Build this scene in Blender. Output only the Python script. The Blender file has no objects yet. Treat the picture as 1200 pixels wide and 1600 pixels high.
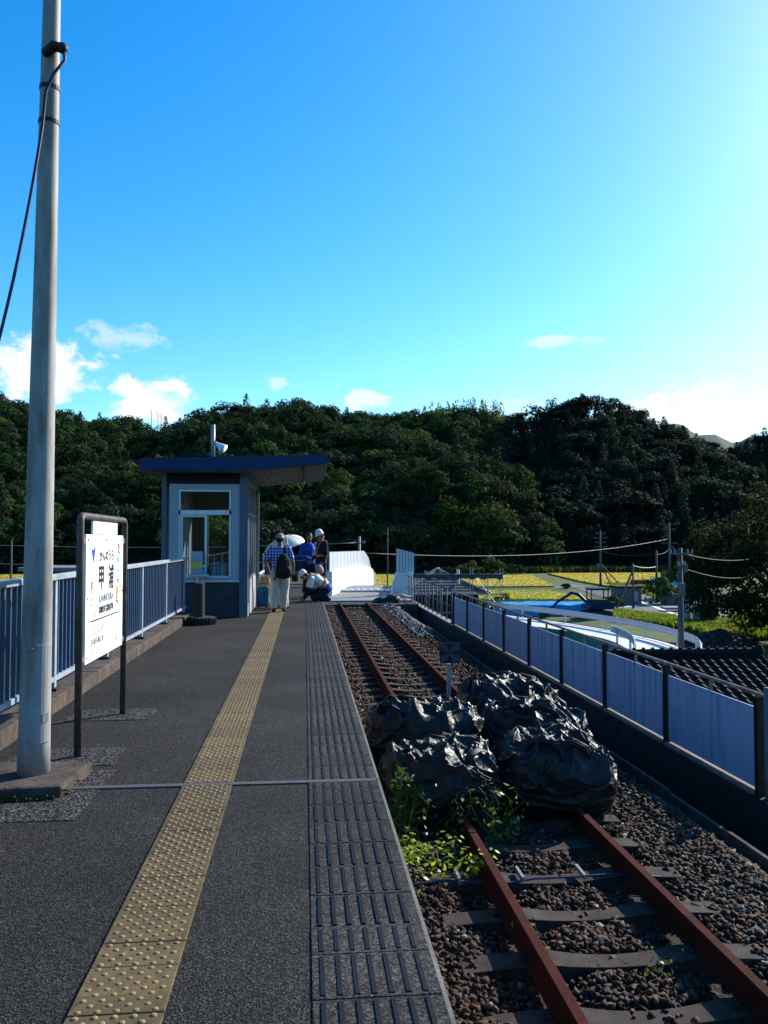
import bpy, math, random
import numpy as np
from mathutils import Vector, Matrix, noise

C = bpy.context.scene
COL = C.collection
R = math.radians

# ------------------------------------------------------------------ camera, sky, sun, exposure
cd = bpy.data.cameras.new('camera')
cam = bpy.data.objects.new('camera', cd)
COL.objects.link(cam)
cd.sensor_fit = 'VERTICAL'
cd.sensor_height = 17.3
cd.sensor_width = 12.975
cd.lens = 14.0
cd.clip_start = 0.05
cd.clip_end = 9000
cam.location = (0, 0, 1.49)
cam.rotation_euler = (R(90 + 2.078), 0, R(-5.466))
C.camera = cam

SUN_AZ = 53.0      # degrees to the right of the track direction (+Y)
SUN_EL = 29.0
w = bpy.data.worlds.new('World')
C.world = w
w.use_nodes = True


def build_world():
    nt = w.node_tree
    nt.nodes.clear()
    N = nt.nodes.new
    L = nt.links.new
    out = N('ShaderNodeOutputWorld')
    bg = N('ShaderNodeBackground')
    bg.inputs['Strength'].default_value = 0.15
    sky = N('ShaderNodeTexSky')
    sky.sky_type = 'NISHITA'
    sky.sun_disc = False
    sky.sun_elevation = R(SUN_EL)
    sky.sun_rotation = R(SUN_AZ)
    sky.altitude = 0
    sky.air_density = 1.0
    sky.dust_density = 0.45
    sky.ozone_density = 2.2
    hsv = N('ShaderNodeHueSaturation')
    hsv.inputs['Hue'].default_value = 0.5
    hsv.inputs['Saturation'].default_value = 1.47
    hsv.inputs['Value'].default_value = 1.0
    L(sky.outputs[0], hsv.inputs['Color'])
    wb = N('ShaderNodeMix')
    wb.data_type = 'RGBA'
    wb.blend_type = 'MULTIPLY'
    wb.inputs['Factor'].default_value = 1
    wb.inputs['B'].default_value = (.80, .97, 1.0, 1)
    L(hsv.outputs[0], wb.inputs['A'])
    tc = N('ShaderNodeTexCoord')
    sep = N('ShaderNodeSeparateXYZ')
    L(tc.outputs['Generated'], sep.inputs[0])

    def m(op, a, b=None, c=None):
        n = N('ShaderNodeMath')
        n.operation = op
        for i, v in enumerate((a, b, c)):
            if v is None:
                continue
            if isinstance(v, (int, float)):
                n.inputs[i].default_value = v
            else:
                L(v, n.inputs[i])
        return n.outputs[0]
    az = m('ARCTAN2', sep.outputs['X'], sep.outputs['Y'])
    el = m('ARCSINE', sep.outputs['Z'])
    nz = N('ShaderNodeTexNoise')
    nz.inputs['Scale'].default_value = 26
    nz.inputs['Detail'].default_value = 9
    nz.inputs['Roughness'].default_value = 0.62
    nz.inputs['Distortion'].default_value = 0.3
    mp = N('ShaderNodeMapping')
    mp.inputs['Scale'].default_value = (1, 1, 1.7)
    L(tc.outputs['Generated'], mp.inputs[0])
    L(mp.outputs[0], nz.inputs['Vector'])
    nn = m('MULTIPLY', m('SUBTRACT', nz.outputs[0], 0.5), 5.2)
    # cumulus banks low over the hills: azimuth, elevation, half widths (degrees), density
    clouds = [(-18.2, 11.0, 5.4, 2.2, 1.0), (-10.4, 9.5, 2.9, 1.7, 1.0), (-12.0, 13.4, 2.9, 1.0, .45),
              (17.2, 13.4, 2.6, .40, .55), (26.6, 8.6, 5.2, 2.0, 1.0), (-1.8, 10.7, .8, .6, .5), (4.4, 9.7, 1.6, .8, .8),
              (14.0, 9.3, 3.0, .7, .3), (36, 9, 6, 2.5, .9), (-29, 12, 6, 3, 1), (60, 14, 9, 3, .8), (-60, 13, 10, 4, .9), (150, 16, 14, 5, .8), (-140, 14, 12, 5, .8)]
    tot = None
    for a0, e0, wa, we, dens in clouds:
        da = m('DIVIDE', m('SUBTRACT', az, R(a0)), R(wa))
        de = m('DIVIDE', m('SUBTRACT', el, R(e0)), R(we))
        rr = m('ADD', m('MULTIPLY', da, da), m('MULTIPLY', de, de))
        v = m('ADD', m('SUBTRACT', 1.0, rr), nn)
        mr = N('ShaderNodeMapRange')
        mr.interpolation_type = 'SMOOTHSTEP'
        mr.inputs['From Min'].default_value = -0.1
        mr.inputs['From Max'].default_value = 0.9
        mr.inputs['To Min'].default_value = 0
        mr.inputs['To Max'].default_value = dens
        L(v, mr.inputs[0])
        # keep noise from making clouds away from their bank
        gate = N('ShaderNodeMapRange')
        gate.interpolation_type = 'SMOOTHSTEP'
        gate.inputs['From Min'].default_value = 3.2
        gate.inputs['From Max'].default_value = 1.2
        L(rr, gate.inputs[0])
        t = m('MULTIPLY', mr.outputs[0], gate.outputs[0])
        tot = t if tot is None else m('MAXIMUM', tot, t)
    mix = N('ShaderNodeMix')
    mix.data_type = 'RGBA'
    L(tot, mix.inputs['Factor'])
    L(wb.outputs['Result'], mix.inputs['A'])
    mix.inputs['B'].default_value = (3.95, 4.1, 4.35, 1)
    L(mix.outputs['Result'], bg.inputs['Color'])
    L(bg.outputs[0], out.inputs[0])


build_world()
sd = bpy.data.lights.new('sun', 'SUN')
sd.energy = 5.0
sd.angle = R(0.53)
sd.color = (1.0, 0.93, 0.82)
sun = bpy.data.objects.new('sun', sd)
COL.objects.link(sun)
_sv = Vector((math.sin(R(SUN_AZ)) * math.cos(R(SUN_EL)), math.cos(R(SUN_AZ)) * math.cos(R(SUN_EL)), math.sin(R(SUN_EL))))
sun.rotation_euler = _sv.to_track_quat('Z', 'Y').to_euler()
sun.location = (40, 40, 60)
C.view_settings.view_transform = 'Standard'
C.view_settings.look = 'None'
C.view_settings.exposure = 0.78
C.view_settings.gamma = 1.0
C.render.engine = 'CYCLES'
C.cycles.max_bounces = 6
C.cycles.transparent_max_bounces = 8

# ------------------------------------------------------------------ helpers


class MB:
    """collects shapes and links them as ONE mesh object"""

    def __init__(s):
        s.v = []
        s.f = []
        s.n = 0

    def add(s, verts, faces):
        s.v.extend([tuple(p) for p in verts])
        s.f.extend([tuple(i + s.n for i in f) for f in faces])
        s.n += len(verts)
        return s

    def box(s, x0, x1, y0, y1, z0, z1):
        x0, x1 = min(x0, x1), max(x0, x1)
        y0, y1 = min(y0, y1), max(y0, y1)
        z0, z1 = min(z0, z1), max(z0, z1)
        v = [(x0, y0, z0), (x1, y0, z0), (x1, y1, z0), (x0, y1, z0), (x0, y0, z1), (x1, y0, z1), (x1, y1, z1), (x0, y1, z1)]
        return s.add(v, [(0, 3, 2, 1), (4, 5, 6, 7), (0, 1, 5, 4), (1, 2, 6, 5), (2, 3, 7, 6), (3, 0, 4, 7)])

    def obox(s, c, size, rz=0, rx=0, ry=0):
        m = Matrix.Translation(c) @ Matrix.Rotation(rz, 4, 'Z') @ Matrix.Rotation(rx, 4, 'X') @ Matrix.Rotation(ry, 4, 'Y')
        a, b, d = size[0] / 2, size[1] / 2, size[2] / 2
        v = [m @ Vector(p) for p in ((-a, -b, -d), (a, -b, -d), (a, b, -d), (-a, b, -d), (-a, -b, d), (a, -b, d), (a, b, d), (-a, b, d))]
        return s.add(v, [(0, 3, 2, 1), (4, 5, 6, 7), (0, 1, 5, 4), (1, 2, 6, 5), (2, 3, 7, 6), (3, 0, 4, 7)])

    def tube(s, pts, rad, n=8, side=None, cap=True):
        """rad: number, or one per point; each may be (a,b): a along side, b across"""
        pts = [Vector(p) for p in pts]
        k = len(pts)
        if not isinstance(rad, (list,)):
            rad = [rad] * k
        vs = []
        prev = None
        for i in range(k):
            t = (pts[min(i + 1, k - 1)] - pts[max(i - 1, 0)])
            if t.length < 1e-9:
                t = Vector((0, 0, 1))
            t.normalize()
            if side is not None:
                sv = Vector(side)
            elif prev is not None:
                sv = prev
            else:
                sv = Vector((1, 0, 0)) if abs(t.x) < .8 else Vector((0, 1, 0))
            sv = sv - t * sv.dot(t)
            if sv.length < 1e-6:
                sv = t.orthogonal()
            sv.normalize()
            prev = sv
            nv = t.cross(sv)
            r = rad[i]
            a, b = r if isinstance(r, tuple) else (r, r)
            for j in range(n):
                an = 2 * math.pi * j / n
                vs.append(pts[i] + sv * (a * math.cos(an)) + nv * (b * math.sin(an)))
        fs = []
        for i in range(k - 1):
            for j in range(n):
                j2 = (j + 1) % n
                fs.append((i * n + j, i * n + j2, (i + 1) * n + j2, (i + 1) * n + j))
        if cap:
            fs.append(tuple(range(n - 1, -1, -1)))
            fs.append(tuple((k - 1) * n + j for j in range(n)))
        return s.add(vs, fs)

    def ball(s, c, r, nu=14, nv=9, rot=None):
        """ellipsoid"""
        if not isinstance(r, tuple):
            r = (r, r, r)
        c = Vector(c)
        vs = []
        m = rot or Matrix.Identity(3)
        vs.append(c + m @ Vector((0, 0, -r[2])))
        for i in range(1, nv):
            ph = -math.pi / 2 + math.pi * i / nv
            for j in range(nu):
                th = 2 * math.pi * j / nu
                vs.append(c + m @ Vector((r[0] * math.cos(ph) * math.cos(th), r[1] * math.cos(ph) * math.sin(th), r[2] * math.sin(ph))))
        vs.append(c + m @ Vector((0, 0, r[2])))
        fs = []
        for j in range(nu):
            fs.append((0, 1 + (j + 1) % nu, 1 + j))
        for i in range(nv - 2):
            for j in range(nu):
                a = 1 + i * nu + j
                b = 1 + i * nu + (j + 1) % nu
                fs.append((a, b, b + nu, a + nu))
        t = len(vs) - 1
        o = 1 + (nv - 2) * nu
        for j in range(nu):
            fs.append((o + j, o + (j + 1) % nu, t))
        return s.add(vs, fs)

    def prism(s, poly, a0, a1, axis='y'):
        """poly in the two other axes, extruded along axis from a0 to a1"""
        n = len(poly)

        def P(p, a):
            if axis == 'y':
                return (p[0], a, p[1])
            if axis == 'x':
                return (a, p[0], p[1])
            return (p[0], p[1], a)
        vs = [P(p, a0) for p in poly] + [P(p, a1) for p in poly]
        fs = [(i, (i + 1) % n, n + (i + 1) % n, n + i) for i in range(n)]
        fs.append(tuple(range(n - 1, -1, -1)))
        fs.append(tuple(range(n, 2 * n)))
        return s.add(vs, fs)

    def strip(s, left, right, thick=0.0):
        """ribbon between two 3D polylines; thick>0 gives it a body downwards"""
        n = len(left)
        if thick <= 0:
            vs = list(left) + list(right)
            return s.add(vs, [(i, n + i, n + i + 1, i + 1) for i in range(n - 1)])
        lo = lambda q: (q[0], q[1], q[2] - thick)
        vs = list(left) + list(right) + [lo(p) for p in left] + [lo(p) for p in right]
        fs = []
        for i in range(n - 1):
            fs += [(i, n + i, n + i + 1, i + 1), (2 * n + i, 2 * n + i + 1, 3 * n + i + 1, 3 * n + i),
                   (i, i + 1, 2 * n + i + 1, 2 * n + i), (n + i, 3 * n + i, 3 * n + i + 1, n + i + 1)]
        fs += [(0, 2 * n, 3 * n, n), (n - 1, 2 * n - 1, 4 * n - 1, 3 * n - 1)]
        return s.add(vs, fs)

    def build(s, name, mat, parent=None, smooth=False, bevel=0, origin=None, fixn=True):
        v = np.array([tuple(p) for p in s.v], dtype=np.float64)
        return link_mesh(name, v, s.f, mat, parent, smooth, bevel, origin, fixn)


def wloc(o):
    v = Vector((0, 0, 0))
    while o is not None:
        v += Vector(o.location)
        o = o.parent
    return v


def link_mesh(name, v, f, mat, parent=None, smooth=False, bevel=0, origin=None, fixn=True):
    if parent is not None:
        off = np.array(wloc(parent))
        loc = (0, 0, 0)
    else:
        if origin is None:
            mn, mx = v.min(0), v.max(0)
            origin = ((mn[0] + mx[0]) / 2, (mn[1] + mx[1]) / 2, mn[2])
        off = np.array(origin)
        loc = tuple(float(q) for q in origin)
    me = bpy.data.meshes.new(name)
    me.from_pydata((v - off).tolist(), [], f)
    if fixn:
        import bmesh
        bm = bmesh.new()
        bm.from_mesh(me)
        bmesh.ops.recalc_face_normals(bm, faces=bm.faces)
        bm.to_mesh(me)
        bm.free()
    for mt in (mat if isinstance(mat, list) else [mat]):
        me.materials.append(mt)
    if smooth:
        me.polygons.foreach_set('use_smooth', [True] * len(me.polygons))
    o = bpy.data.objects.new(name, me)
    COL.objects.link(o)
    o.location = loc
    if parent is not None:
        o.parent = parent
    if bevel:
        b = o.modifiers.new('bevel', 'BEVEL')
        b.width = bevel
        b.segments = 2
        b.limit_method = 'ANGLE'
    return o


def np_mesh(name, v, nper, mat, parent=None, cols=None, smooth=False, faces=None):
    """fast mesh: v (N,3) grouped nper to a face, or explicit faces array (F,k)"""
    v = np.asarray(v, dtype=np.float64)
    if parent is not None:
        off = np.array(wloc(parent))
        loc = (0, 0, 0)
    else:
        mn, mx = v.min(0), v.max(0)
        off = np.array(((mn[0] + mx[0]) / 2, (mn[1] + mx[1]) / 2, mn[2]))
        loc = tuple(off)
    me = bpy.data.meshes.new(name)
    nv = len(v)
    if faces is None:
        nf = nv // nper
        idx = np.arange(nf * nper, dtype=np.int32)
        k = nper
    else:
        nf, k = faces.shape
        idx = faces.astype(np.int32).ravel()
    me.vertices.add(nv)
    me.vertices.foreach_set('co', (v - off).astype(np.float32).ravel())
    me.loops.add(nf * k)
    me.loops.foreach_set('vertex_index', idx)
    me.polygons.add(nf)
    me.polygons.foreach_set('loop_start', np.arange(0, nf * k, k, dtype=np.int32))
    me.polygons.foreach_set('loop_total', np.full(nf, k, dtype=np.int32))
    if smooth:
        me.polygons.foreach_set('use_smooth', np.ones(nf, dtype=bool))
    me.update(calc_edges=True)
    if cols is not None:
        a = me.color_attributes.new('tint', 'FLOAT_COLOR', 'POINT')
        c4 = np.ones((nv, 4), dtype=np.float32)
        c4[:, :3] = cols
        a.data.foreach_set('color', c4.ravel())
    me.materials.append(mat)
    o = bpy.data.objects.new(name, me)
    COL.objects.link(o)
    o.location = loc
    if parent is not None:
        o.parent = parent
    return o


def tag(o, label=None, cat=None, group=None, kind=None):
    if label:
        o['label'] = label
    if cat:
        o['category'] = cat
    if group:
        o['group'] = group
    if kind:
        o['kind'] = kind
    return o


def struct(o, label=None, cat=None):
    return tag(o, label, cat, None, 'structure')


def thing(name, label, cat, loc=(0, 0, 0), group=None):
    o = bpy.data.objects.new(name, None)
    COL.objects.link(o)
    o.location = loc
    o.empty_display_size = .2
    return tag(o, label, cat, group)


# ------------------------------------------------------------------ materials
def mat(name, c, rough=.7, metal=0, var=.15, vs=3.0, bump=0, bs=40, c2=None, c2s=1.5, c2t=.55, c2w=.15, spec=.22, stretch=None, trans=None, detail=5):
    """procedural material: base colour with value noise, optional second colour in noise patches (wear, dirt), bump"""
    m = bpy.data.materials.new(name)
    m.use_nodes = True
    nt = m.node_tree
    N = nt.nodes.new
    L = nt.links.new
    b = nt.nodes['Principled BSDF']
    b.inputs['Roughness'].default_value = rough
    b.inputs['Metallic'].default_value = metal
    b.inputs['Specular IOR Level'].default_value = spec
    geo = N('ShaderNodeNewGeometry')
    vec = geo.outputs['Position']
    if stretch:
        mp = N('ShaderNodeMapping')
        mp.inputs['Scale'].default_value = stretch
        L(vec, mp.inputs[0])
        vec = mp.outputs[0]
    rgb = N('ShaderNodeRGB')
    rgb.outputs[0].default_value = (*c, 1)
    col = rgb.outputs[0]
    if c2 is not None:
        n2 = N('ShaderNodeTexNoise')
        n2.inputs['Scale'].default_value = c2s
        n2.inputs['Detail'].default_value = 8
        n2.inputs['Roughness'].default_value = .65
        L(vec, n2.inputs['Vector'])
        mr = N('ShaderNodeMapRange')
        mr.inputs['From Min'].default_value = c2t - c2w
        mr.inputs['From Max'].default_value = c2t + c2w
        L(n2.outputs[0], mr.inputs[0])
        mx = N('ShaderNodeMix')
        mx.data_type = 'RGBA'
        L(mr.outputs[0], mx.inputs['Factor'])
        L(col, mx.inputs['A'])
        mx.inputs['B'].default_value = (*c2, 1)
        col = mx.outputs['Result']
    if var:
        n1 = N('ShaderNodeTexNoise')
        n1.inputs['Scale'].default_value = vs
        n1.inputs['Detail'].default_value = detail
        n1.inputs['Roughness'].default_value = .6
        L(vec, n1.inputs['Vector'])
        mr = N('ShaderNodeMapRange')
        mr.inputs['From Min'].default_value = .25
        mr.inputs['From Max'].default_value = .75
        mr.inputs['To Min'].default_value = 1 - var
        mr.inputs['To Max'].default_value = 1 + var
        L(n1.outputs[0], mr.inputs[0])
        vm = N('ShaderNodeVectorMath')
        vm.operation = 'SCALE'
        L(col, vm.inputs[0])
        L(mr.outputs[0], vm.inputs['Scale'])
        col = vm.outputs[0]
    L(col, b.inputs['Base Color'])
    if bump:
        n3 = N('ShaderNodeTexNoise')
        n3.inputs['Scale'].default_value = bs
        n3.inputs['Detail'].default_value = 4
        L(vec, n3.inputs['Vector'])
        bp = N('ShaderNodeBump')
        bp.inputs['Strength'].default_value = bump
        bp.inputs['Distance'].default_value = .4 / bs
        L(n3.outputs[0], bp.inputs['Height'])
        L(bp.outputs[0], b.inputs['Normal'])
    return m


def leafmat(name, c, rough=.5, transl=.3, spec=.35):
    """leaf: reflecting and letting light through; per-plant tint kept in the mesh"""
    m = bpy.data.materials.new(name)
    m.use_nodes = True
    nt = m.node_tree
    N = nt.nodes.new
    L = nt.links.new
    b = nt.nodes['Principled BSDF']
    out = nt.nodes['Material Output']
    b.inputs['Roughness'].default_value = rough
    b.inputs['Specular IOR Level'].default_value = spec
    at = N('ShaderNodeAttribute')
    at.attribute_name = 'tint'
    mx = N('ShaderNodeMix')
    mx.data_type = 'RGBA'
    mx.blend_type = 'MULTIPLY'
    mx.inputs['Factor'].default_value = 1
    mx.inputs['A'].default_value = (*c, 1)
    L(at.outputs['Color'], mx.inputs['B'])
    L(mx.outputs['Result'], b.inputs['Base Color'])
    tr = N('ShaderNodeBsdfTranslucent')
    mx2 = N('ShaderNodeMix')
    mx2.data_type = 'RGBA'
    mx2.blend_type = 'MULTIPLY'
    mx2.inputs['Factor'].default_value = 1
    L(mx.outputs['Result'], mx2.inputs['A'])
    mx2.inputs['B'].default_value = (1.5, 1.5, .6, 1)
    L(mx2.outputs['Result'], tr.inputs['Color'])
    ms = N('ShaderNodeMixShader')
    ms.inputs[0].default_value = transl
    L(b.outputs[0], ms.inputs[1])
    L(tr.outputs[0], ms.inputs[2])
    L(ms.outputs[0], out.inputs['Surface'])
    return m


def tintmat(name, c, rough=.8, bump=0, bs=60):
    """base colour times the per-piece tint kept in the mesh (stones)"""
    m = mat(name, c, rough, var=0, bump=bump, bs=bs)
    nt = m.node_tree
    b = nt.nodes['Principled BSDF']
    at = nt.nodes.new('ShaderNodeAttribute')
    at.attribute_name = 'tint'
    mx = nt.nodes.new('ShaderNodeMix')
    mx.data_type = 'RGBA'
    mx.blend_type = 'MULTIPLY'
    mx.inputs['Factor'].default_value = 1
    mx.inputs['A'].default_value = (*c, 1)
    nt.links.new(at.outputs['Color'], mx.inputs['B'])
    nt.links.new(mx.outputs['Result'], b.inputs['Base Color'])
    return m


def glass(name, tint=(.9, .95, .95)):
    m = bpy.data.materials.new(name)
    m.use_nodes = True
    nt = m.node_tree
    out = nt.nodes['Material Output']
    nt.nodes.remove(nt.nodes['Principled BSDF'])
    g = nt.nodes.new('ShaderNodeBsdfGlossy')
    g.inputs['Roughness'].default_value = .01
    t = nt.nodes.new('ShaderNodeBsdfTransparent')
    t.inputs['Color'].default_value = (*tint, 1)
    fr = nt.nodes.new('ShaderNodeFresnel')
    fr.inputs['IOR'].default_value = 1.5
    ms = nt.nodes.new('ShaderNodeMixShader')
    nt.links.new(fr.outputs[0], ms.inputs[0])
    nt.links.new(t.outputs[0], ms.inputs[1])
    nt.links.new(g.outputs[0], ms.inputs[2])
    nt.links.new(ms.outputs[0], out.inputs['Surface'])
    return m


def asphalt_mat(name='asphalt', c=(.0158, .015, .0145), vscale=150, lo=.35, hi=1.8):
    m = mat(name, c, .88, spec=.12, var=.3, vs=.9, bump=.9, bs=150, c2=tuple(q * 2.1 for q in c), c2s=.55, c2t=.56, c2w=.22, detail=8)
    nt = m.node_tree
    N, L = nt.nodes.new, nt.links.new
    b = nt.nodes['Principled BSDF']
    src = b.inputs['Base Color'].links[0].from_socket
    geo = N('ShaderNodeNewGeometry')
    v = N('ShaderNodeTexVoronoi')
    v.inputs['Scale'].default_value = vscale
    L(geo.outputs['Position'], v.inputs['Vector'])
    mr = N('ShaderNodeMapRange')
    L(v.outputs['Color'], mr.inputs[0])
    mr.inputs['To Min'].default_value = 0
    mr.inputs['To Max'].default_value = 1
    pw = N('ShaderNodeMath')
    pw.operation = 'POWER'
    L(mr.outputs[0], pw.inputs[0])
    pw.inputs[1].default_value = 2.6
    ma = N('ShaderNodeMath')
    ma.operation = 'MULTIPLY_ADD'
    L(pw.outputs[0], ma.inputs[0])
    ma.inputs[1].default_value = hi * 2.0
    ma.inputs[2].default_value = lo
    mr = ma
    vm = N('ShaderNodeVectorMath')
    vm.operation = 'SCALE'
    L(src, vm.inputs[0])
    L(mr.outputs[0], vm.inputs['Scale'])
    L(vm.outputs[0], b.inputs['Base Color'])
    bp = N('ShaderNodeBump')
    bp.inputs['Strength'].default_value = 1.0
    bp.inputs['Distance'].default_value = .6 / vscale
    L(v.outputs['Distance'], bp.inputs['Height'])
    old = b.inputs['Normal'].links[0].from_node
    L(bp.outputs[0], old.inputs['Normal'])
    return m


def stone_tile():
    m = asphalt_mat('edge_tile', (.02, .019, .0175), 130, .45, 1.7)
    nt = m.node_tree
    for n in nt.nodes:
        if n.type == 'BUMP':
            n.inputs['Strength'].default_value = .3
    return m


def bag_plastic():
    m = mat('black_plastic', (.0062, .0063, .0068), .38, var=.3, vs=12, c2=(.013, .013, .0135), c2s=9, bump=.3, bs=45, spec=.3)
    nt = m.node_tree
    N, L = nt.nodes.new, nt.links.new
    b = nt.nodes['Principled BSDF']
    geo = N('ShaderNodeNewGeometry')
    nz = N('ShaderNodeTexNoise')
    nz.inputs['Scale'].default_value = 5
    nz.inputs['Detail'].default_value = 3
    L(geo.outputs['Position'], nz.inputs['Vector'])
    mx = N('ShaderNodeMix')
    mx.data_type = 'VECTOR'
    mx.inputs['Factor'].default_value = .14
    L(geo.outputs['Position'], mx.inputs['A'])
    L(nz.outputs['Color'], mx.inputs['B'])
    v = N('ShaderNodeTexVoronoi')
    v.feature = 'DISTANCE_TO_EDGE'
    v.inputs['Scale'].default_value = 9
    L(mx.outputs['Result'], v.inputs['Vector'])
    mr = N('ShaderNodeMapRange')
    mr.inputs['From Max'].default_value = .16
    mr.inputs['To Min'].default_value = 1
    mr.inputs['To Max'].default_value = 0
    L(v.outputs['Distance'], mr.inputs[0])
    sp = N('ShaderNodeSeparateXYZ')
    L(geo.outputs['True Normal'], sp.inputs[0])
    fz = N('ShaderNodeMapRange')
    fz.inputs['From Min'].default_value = .1
    fz.inputs['From Max'].default_value = .7
    fz.inputs['To Min'].default_value = .08
    L(sp.outputs['Z'], fz.inputs[0])
    bp = N('ShaderNodeBump')
    bp.inputs['Distance'].default_value = .02
    sc_ = N('ShaderNodeMath')
    sc_.operation = 'MULTIPLY'
    L(fz.outputs[0], sc_.inputs[0])
    sc_.inputs[1].default_value = .42
    L(sc_.outputs[0], bp.inputs['Strength'])
    L(mr.outputs[0], bp.inputs['Height'])
    old = b.inputs['Normal'].links[0].from_node
    L(bp.outputs[0], old.inputs['Normal'])
    n2 = N('ShaderNodeTexNoise')
    n2.inputs['Scale'].default_value = 7
    L(geo.outputs['Position'], n2.inputs['Vector'])
    m2 = N('ShaderNodeMapRange')
    m2.inputs['From Min'].default_value = .35
    m2.inputs['From Max'].default_value = .65
    m2.inputs['To Min'].default_value = .36
    m2.inputs['To Max'].default_value = .6
    L(n2.outputs[0], m2.inputs[0])
    L(m2.outputs[0], b.inputs['Roughness'])
    return m


M = {}
M['asphalt'] = asphalt_mat()
M['patch'] = asphalt_mat('gravel_patch', (.026, .025, .024), 85, .2, 2.2)
M['joint'] = mat('joint_strip', (.065, .068, .072), .8, var=.25, vs=20)
M['tile'] = stone_tile()
M['rubber'] = mat('rubber', (.006, .007, .010), .6, var=.2)
M['yellow'] = mat('yellow_tile', (.125, .086, .036), .85, var=.35, vs=45, c2=(.06, .046, .026), c2s=9, c2t=.52, c2w=.2, bump=.5, bs=150)
M['concrete'] = mat('concrete', (.16, .155, .145), .88, var=.25, vs=5, c2=(.08, .077, .07), c2s=2.2, c2t=.55, bump=.5, bs=60)
M['concrete_old'] = mat('concrete_old', (.095, .073, .06), .92, var=.35, vs=9, c2=(.038, .03, .025), c2s=4, c2t=.5, bump=.8, bs=50)
M['concrete_dark'] = mat('concrete_dark', (.022, .021, .02), .92, var=.4, vs=6, bump=.6, bs=40)
M['concrete_light'] = mat('concrete_light', (.2, .2, .2), .85, var=.2, vs=3, bump=.3, bs=60)
M['white_concrete'] = mat('white_concrete', (.6, .61, .61), .75, var=.06, vs=4)
M['pole_concrete'] = mat('pole_concrete', (.32, .315, .3), .6, var=.2, vs=6, c2=(.17, .155, .125), c2s=2.5, c2t=.56, c2w=.12, stretch=(3, 3, .6), bump=.15, bs=120)
M['rust'] = mat('rail_rust', (.062, .0145, .010), .9, var=.4, vs=18, c2=(.028, .011, .009), c2s=9, bump=.5, bs=120, spec=.06)
M['rust_pipe'] = mat('rust_pipe', (.21, .11, .085), .75, var=.4, vs=9, c2=(.3, .28, .26), c2s=6, c2t=.55)
M['sleeper'] = mat('sleeper_concrete', (.052, .040, .034), .92, var=.4, vs=12, c2=(.024, .018, .015), c2s=5, c2t=.5, c2w=.2, bump=.8, bs=80)
M['stone'] = tintmat('ballast_stone', (1, 1, 1), .85)
M['bed'] = mat('ballast_bed', (.028, .02, .016), .95, var=.6, vs=22, bump=1, bs=25)
M['fence'] = mat('fence_paint', (.3, .34, .39), .5, var=.15, vs=8, c2=(.2, .22, .25), c2s=6, c2t=.6)
M['picket'] = mat('picket_paint', (.05, .085, .145), .5, var=.2, vs=6)
M['galv'] = mat('galvanised', (.28, .29, .3), .45, .4, var=.15, vs=14)
M['alum'] = mat('aluminium', (.6, .62, .64), .4, .4, var=.06)
M['panel'] = mat('panel_white', (.27, .325, .45), .6, var=.08, vs=5, c2=(.13, .165, .26), c2s=1.6, c2t=.57, c2w=.08, stretch=(9, 9, .4))
M['brown_steel'] = mat('brown_steel', (.028, .023, .02), .6, var=.3, vs=9)
M['sill'] = mat('timber_sill_sunlit', (.22, .16, .12), .85, var=.3, vs=7)  # light tone stands in for sun reaching the sill under the panels
M['sign_post'] = mat('sign_post', (.09, .08, .07), .55, var=.3, vs=12, c2=(.05, .042, .036), c2s=10)
M['sign_white'] = mat('sign_white', (.86, .87, .87), .35, var=.02)
M['ink'] = mat('ink_black', (.02, .02, .025), .5, var=0)
M['ink_grey'] = mat('ink_grey', (.22, .23, .25), .5, var=0)
M['ink_blue'] = mat('ink_blue', (.03, .06, .42), .5, var=0)
M['ink_red'] = mat('ink_red', (.6, .05, .06), .5, var=0)
M['ink_cyan'] = mat('ink_cyan', (.05, .5, .72), .5, var=0)
M['ink_orange'] = mat('ink_orange', (.8, .3, .05), .5, var=0)
M['roof_blue'] = mat('roof_blue', (.006, .032, .10), .5, var=.2, vs=3)
M['soffit'] = mat('soffit', (.16, .155, .15), .7, var=.2, vs=3)
M['hut_blue'] = mat('shelter_paint', (.105, .125, .155), .55, var=.15, vs=3, c2=(.07, .085, .115), c2s=2.5, c2t=.6)
M['hut_white'] = mat('shelter_white', (.36, .37, .40), .5, var=.06, vs=4)
M['hut_base'] = mat('shelter_base', (.045, .05, .06), .75, var=.2, vs=4, bump=.2)
M['dark'] = mat('dark_void', (.015, .015, .017), .8, var=.2)
M['glass'] = glass('window_glass')
M['bench_blue'] = mat('bench_blue', (.05, .26, .5), .4, var=.08)
M['plastic'] = bag_plastic()
M['strap'] = mat('black_strap', (.014, .014, .016), .55, var=.2)
M['leaf_forest'] = leafmat('leaf_forest', (1, 1, 1), .85, .2, .08)
M['leaf'] = leafmat('leaf_fresh', (1, 1, 1), .45, .4, .4)
M['bark'] = mat('bark', (.09, .07, .05), .9, var=.4, vs=6, bump=1, bs=14)
M['stem'] = mat('plant_stem', (.09, .13, .03), .7, var=.3)
M['ground'] = mat('ground_green', (.055, .085, .016), .95, var=.4, vs=.3, c2=(.06, .06, .03), c2s=.08, c2t=.6, bump=.5, bs=3)
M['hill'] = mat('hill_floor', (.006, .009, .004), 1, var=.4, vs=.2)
M['hill_far_haze'] = mat('hill_far_haze', (.05, .085, .07), 1, var=.35, vs=.02)  # blue green base colour carries the haze of distance
M['rice'] = mat('rice_field', (.34, .26, .014), .9, var=.25, vs=.25, c2=(.24, .22, .016), c2s=.06, c2t=.55, c2w=.15, bump=.6, bs=2.5)
M['road'] = mat('road_grey', (.11, .11, .112), .9, var=.2, vs=.6, bump=.2, bs=30)
M['paint_white'] = mat('paint_white', (.75, .76, .76), .6, var=.08)
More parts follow.
